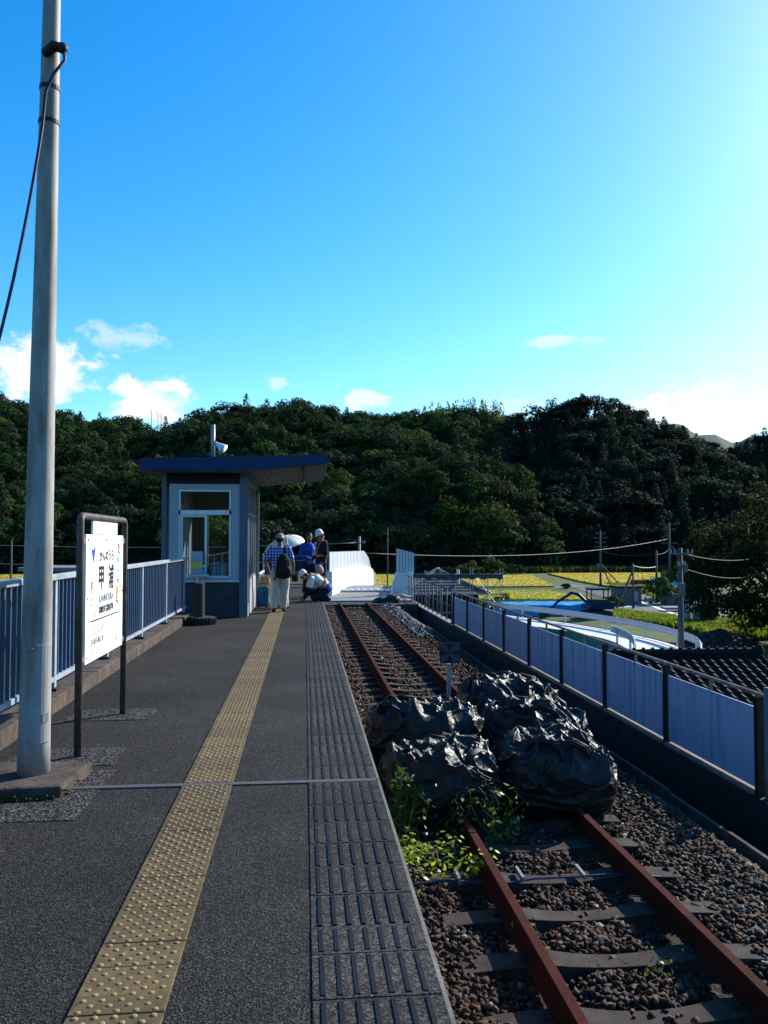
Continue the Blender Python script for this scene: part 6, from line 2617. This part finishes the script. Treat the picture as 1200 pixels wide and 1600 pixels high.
def plant_wood(name, label, sel, protos, pal, hmin, hmax, step, seed, xr, yr, wide=1.0, mixp=None):
    r = np.random.default_rng(seed)
    gx = np.arange(xr[0], xr[1], step)
    gy = np.arange(yr[0], yr[1], step)
    X, Y = np.meshgrid(gx, gy)
    X = (X + (r.random(X.shape) - .5) * step * .95).ravel()
    Y = (Y + (r.random(Y.shape) - .5) * step * .95).ravel()
    Z, dk = hills(X, Y)
    ang = np.degrees(np.arctan2(X, Y)) - 5.466
    ok = (Z > -6.2) & (np.abs(ang) < 29) & (dk == sel)
    X, Y, Z = X[ok], Y[ok], Z[ok]
    V, Cc = [], []
    pal = np.array(pal)
    for x, y, z in zip(X, Y, Z):
        if mixp and r.random() < mixp[0]:
            v, t = mixp[1][r.integers(len(mixp[1]))]
            h = (hmin + (hmax - hmin) * r.random()) * 1.15
            c = np.array(mixp[2]) * .6
        else:
            v, t = protos[r.integers(len(protos))]
            h = hmin + (hmax - hmin) * r.random() ** 1.4
            c = pal[r.integers(len(pal))] * (.75 + .5 * r.random()) * .6
        a = r.random() * 6.283
        ca, sa = math.cos(a), math.sin(a)
        wd = h * wide * (.85 + .4 * r.random())
        P = np.stack([(v[:, 0] * ca - v[:, 1] * sa) * wd + x, (v[:, 0] * sa + v[:, 1] * ca) * wd + y, v[:, 2] * h + z - .8], 1)
        V.append(P)
        Cc.append(t * c)
    o = np_mesh(name, np.concatenate(V), 4, M['leaf_forest'], cols=np.concatenate(Cc))
    return tag(o, label, 'wood', None, 'stuff')


PAL1 = [(.034, .052, .016), (.046, .066, .02), (.028, .042, .016), (.06, .078, .022), (.045, .052, .024), (.024, .036, .016), (.075, .095, .024), (.052, .05, .03)]
PAL2 = [(.022, .041, .031), (.028, .05, .035), (.019, .036, .028), (.034, .056, .035)]
PAL1 = [(c[0] * 1.02, c[1] * 1.4, c[2] * 1.4) for c in PAL1]
plant_wood('hillside_wood', 'dense mixed evergreen wood covering the left and middle hill', False, BL, PAL1, 7.5, 14, 5.0, 301, (-200, 110), (184, 326), 1.0, (.1, CO, (.022, .034, .018)))
plant_wood('cedar_wood', 'very dark cedar wood covering the right hill', True, CO + BL[:2], PAL2, 8, 12, 4.6, 302, (15, 250), (186, 296), 1.25)


def tree(label, x, y, h, wide, col, seed, name='tree', base=None, leaf=.06, n_cl=30, per=60, cat='tree', group=None, con=False, z0=None):
    if z0 is None:
        z0 = float(hills(np.array([x]), np.array([y]))[0][0]) if y > 186 else GZ
        z0 = max(z0, GZ)
    t = thing(name, label, cat, (x, y, z0 - .3), group)
    tr = MB()
    tr.tube([(x, y, z0 - .3), (x + .02 * h, y, z0 + h * .3), (x - .01 * h, y, z0 + h * .62)], [h * .03, h * .02, h * .006], 8)
    r = random.Random(seed)
    for k in range(5):
        a = r.random() * 6.28
        zz = z0 + h * r.uniform(.2, .45)
        tr.tube([(x, y, zz), (x + math.cos(a) * h * wide * .4, y + math.sin(a) * h * wide * .4, zz + h * .22)], [h * .013, h * .004], 6)
    tr.build('trunk', M['bark'], t, smooth=True)
    if con:
        v, tone = conifer(seed, n=1500, leaf=leaf, rad=wide)
        w_ = 1
    else:
        v, tone = broadleaf(seed, n_cl, per, leaf, wide)
        w_ = 1
    P = np.stack([v[:, 0] * h + x, v[:, 1] * h + y, v[:, 2] * h + z0 - .3], 1)
    np_mesh('crown', P, 4, M['leaf_forest'] if y > 60 else M['leaf'], t, cols=tone * np.array(col) * .55)
    return t


# trees that stand out from the wood
def at_depth(px, py, y):
    d = bearing(px, py)
    t = y / d[1]
    return d[0] * t, 1.49 + d[2] * t


for px, py, yd, h, wd, col, con, lab in (
        (905, 632, 274, 11, .5, (.014, .022, .014), False, 'left one of two big dark round trees crowning the right hill'),
        (930, 634, 276, 11, .5, (.014, .022, .014), False, 'right one of two big dark round trees crowning the right hill'),
        (877, 645, 276, 9, .4, (.016, .026, .016), False, 'single round dark tree on the ridge left of the two crowning trees'),
        (990, 650, 276, 11, .45, (.014, .022, .014), False, 'dark tree rising from the ridge right of the two crowning trees'),
        (714, 760, 214, 16, .22, (.03, .05, .022), True, 'pointed conifer on the spur before the dark hill'),
        (765, 790, 205, 12, .5, (.05, .066, .03), False, 'pale grey green tree leaning out before the dark hill'),
        (708, 850, 196, 11, .45, (.11, .15, .03), False, 'bright yellow green tree low on the middle hill'),
        (660, 770, 214, 10, .45, (.12, .15, .03), False, 'light green tree halfway up the middle hill'),
        (648, 850, 190, 12, .42, (.06, .085, .03), False, 'grey green tree at the hill foot above the white barrier end'),
        (765, 855, 193, 15, .45, (.085, .12, .028), False, 'large leafy tree at the foot of the hill over the bushes'),
        (215, 745, 240, 11, .45, (.12, .16, .035), False, 'light green tree on the left hill beside the shelter roof')):
    xx, zz = at_depth(px, py, yd)
    z0 = float(hills(np.array([xx]), np.array([yd * 1.0]))[0][0])
    z0 = max(z0, zz - h * .85) if yd > 270 else max(z0, GZ)
    tree(lab, xx, yd, h, wd, col, int(px), con=con, leaf=.055 if not con else .05, n_cl=26, per=46, z0=z0)

# bare dead trunks in the notch of the left ridge
for i, px in enumerate((236, 246, 251)):
    xx, zz = at_depth(px, 640 + i * 3, 300)
    t = thing('dead_tree', ('leftmost', 'middle', 'rightmost')[i] + ' of three bare dead trunks in the notch of the left ridge', 'dead tree', (xx, 300, 28), 'bare dead trunks on the left ridge')
    m_ = MB().tube([(xx, 300, 28), (xx + .2, 300, zz)], [.25, .06], 6)
    for k in range(6):
        z = zz - 1 - 1.2 * k
        s__ = 1 if k % 2 else -1
        m_.tube([(xx + .15, 300, z), (xx + .15 + s__ * .9, 300, z + .5)], .04, 4)
    m_.build('trunk', M['bark'], t)

# bamboo grove on the ridge
r = np.random.default_rng(77)
cs, sz, cc = [], [], []
for i in range(85):
    px = 672 + 116 * r.random()
    py = 634 + 24 * r.random() + abs(px - 730) * .08
    yd = 296 + 8 * r.random()
    xx, zz = at_depth(px, py, yd)
    n = 70
    u = r.random(n)
    a = r.random(n) * 6.283
    rr_ = 1.6 * np.sin(np.clip(u * .9 + .12, 0, 1) * 3.14) * np.sqrt(r.random(n))
    lean = (r.random() - .5) * 2
    cs.append(np.stack([xx + rr_ * np.cos(a) + lean * u, yd + rr_ * np.sin(a), zz - 5 + 8.5 * u], 1))
    sz.append(.5 + .5 * r.random(n))
    cc.append(np.array([.13, .17, .035]) * (.7 + .6 * r.random((n, 1))) * (1 + .2 * (r.random() - .5)))
v = quads(np.concatenate(cs), np.concatenate(sz), None, .3, 9, .5, .8)
tag(np_mesh('bamboo_grove', v, 4, M['leaf_forest'], cols=np.repeat(np.concatenate(cc), 4, 0)), 'light yellow green bamboo grove on the ridge left of the dark hill', 'bamboo', None, 'stuff')

# big dark tree on the right
r = np.random.default_rng(55)
bx_, by_ = 32.3, 54.0
t = thing('broad_tree', 'broad dark evergreen tree filling the right edge beyond the tiled roof', 'tree', (bx_, by_, GZ))
tr = MB()
tr.tube([(bx_, by_, GZ - .2), (bx_ + .2, by_, GZ + 3), (bx_ - .1, by_, GZ + 7)], [.5, .38, .15], 10)
for k in range(9):
    a = k * .7
    tr.tube([(bx_ + .1, by_, GZ + 2 + .35 * k), (bx_ + 2.2 * math.cos(a), by_ + 2.2 * math.sin(a), GZ + 4 + .4 * k), (bx_ + 4.2 * math.cos(a), by_ + 4.2 * math.sin(a), GZ + 4.8 + .45 * k)], [.18, .1, .04], 6)
tr.build('trunk', M['bark'], t, smooth=True)
cs, outs, sz, cc = [], [], [], []
for i in range(150):
    d = r.normal(size=3)
    d[2] = d[2] * .8 + .15
    d /= np.linalg.norm(d)
    e = .45 + .5 * r.random() ** .5
    c = np.array([bx_, by_, -.4]) + d * np.array([6.5, 6.2, 5.6]) * e
    if c[2] < GZ + 1.2:
        c[2] = GZ + 1.2 + r.random()
    rad = .8 + .7 * r.random()
    n = 210
    q = r.normal(size=(n, 3))
    q /= np.linalg.norm(q, axis=1, keepdims=True)
    q[:, 2] = q[:, 2] * .75
    cs.append(c + q * rad * (.6 + .5 * r.random((n, 1))))
    outs.append(q)
    sz.append(.2 + .22 * r.random(n))
    cc.append(np.array([.021, .026, .01]) * (.65 + .7 * r.random((n, 1))))
v = quads(np.concatenate(cs), np.concatenate(sz), np.concatenate(outs) * .7, .5, 3, .5, .8)
np_mesh('crown', v, 4, M['leaf_forest'], t, cols=np.repeat(np.concatenate(cc), 4, 0))

# bushes
for px, py, h, wd, col, lab in (
        (785, 945, 2.2, .6, (.07, .1, .03), 'grey green bush standing alone before the nearer rice field'),
        (884, 920, 1.6, .5, (.035, .05, .02), 'small dark bush beside the farm road between the fields'),
        (735, 899, 4.5, .7, (.12, .16, .035), 'light green bush at the hill foot, leftmost of the row'),
        (770, 898, 6, .6, (.09, .13, .03), 'tall leafy bush at the hill foot in the middle of the row'),
        (803, 899, 4, .7, (.05, .075, .02), 'dark green bush at the hill foot, rightmost of the row'),
        (700, 898, 3.4, .8, (.045, .065, .02), 'low dark bush at the hill foot behind the scaffolding'),
        (835, 893, 1.8, .9, (.16, .2, .05), 'pale green shrub at the left corner of the dark hill foot'),
        (866, 893, 1.8, .9, (.15, .2, .05), 'second pale green shrub at the dark hill foot, further right'),
        (955, 949, 2.4, .7, (.05, .075, .02), 'dark green bush left of the concrete hut'),
        (1032, 944, 4.6, .42, (.08, .12, .03), 'leafy bush growing round the foot of the tall pole'),
        (1060, 915, 4.5, .8, (.11, .15, .045), 'large light green bush behind the blue canopy'),
        (1090, 912, 4.5, .7, (.1, .14, .04), 'rounded green bush close to the big dark tree'),
        (1075, 935, 7.5, .3, (.085, .12, .05), 'tall pale green young tree beside the big dark tree'),
        (1120, 985, 1.5, .7, (.2, .26, .04), 'bright green clump of tall weeds under the big dark tree'),
        (1165, 990, 1.6, .8, (.2, .26, .04), 'bright yellow green weeds at the right edge under the big dark tree'),
        (1095, 975, 1.4, .6, (.14, .2, .04), 'green weeds beside the brown boxy shelter')):
    gx, gy = G(px, py)
    tree(lab, gx, gy, h, wd, col, int(px * 3 + py), name='bush', leaf=.1, n_cl=18, per=44, cat='bush', z0=GZ - .22 * h)
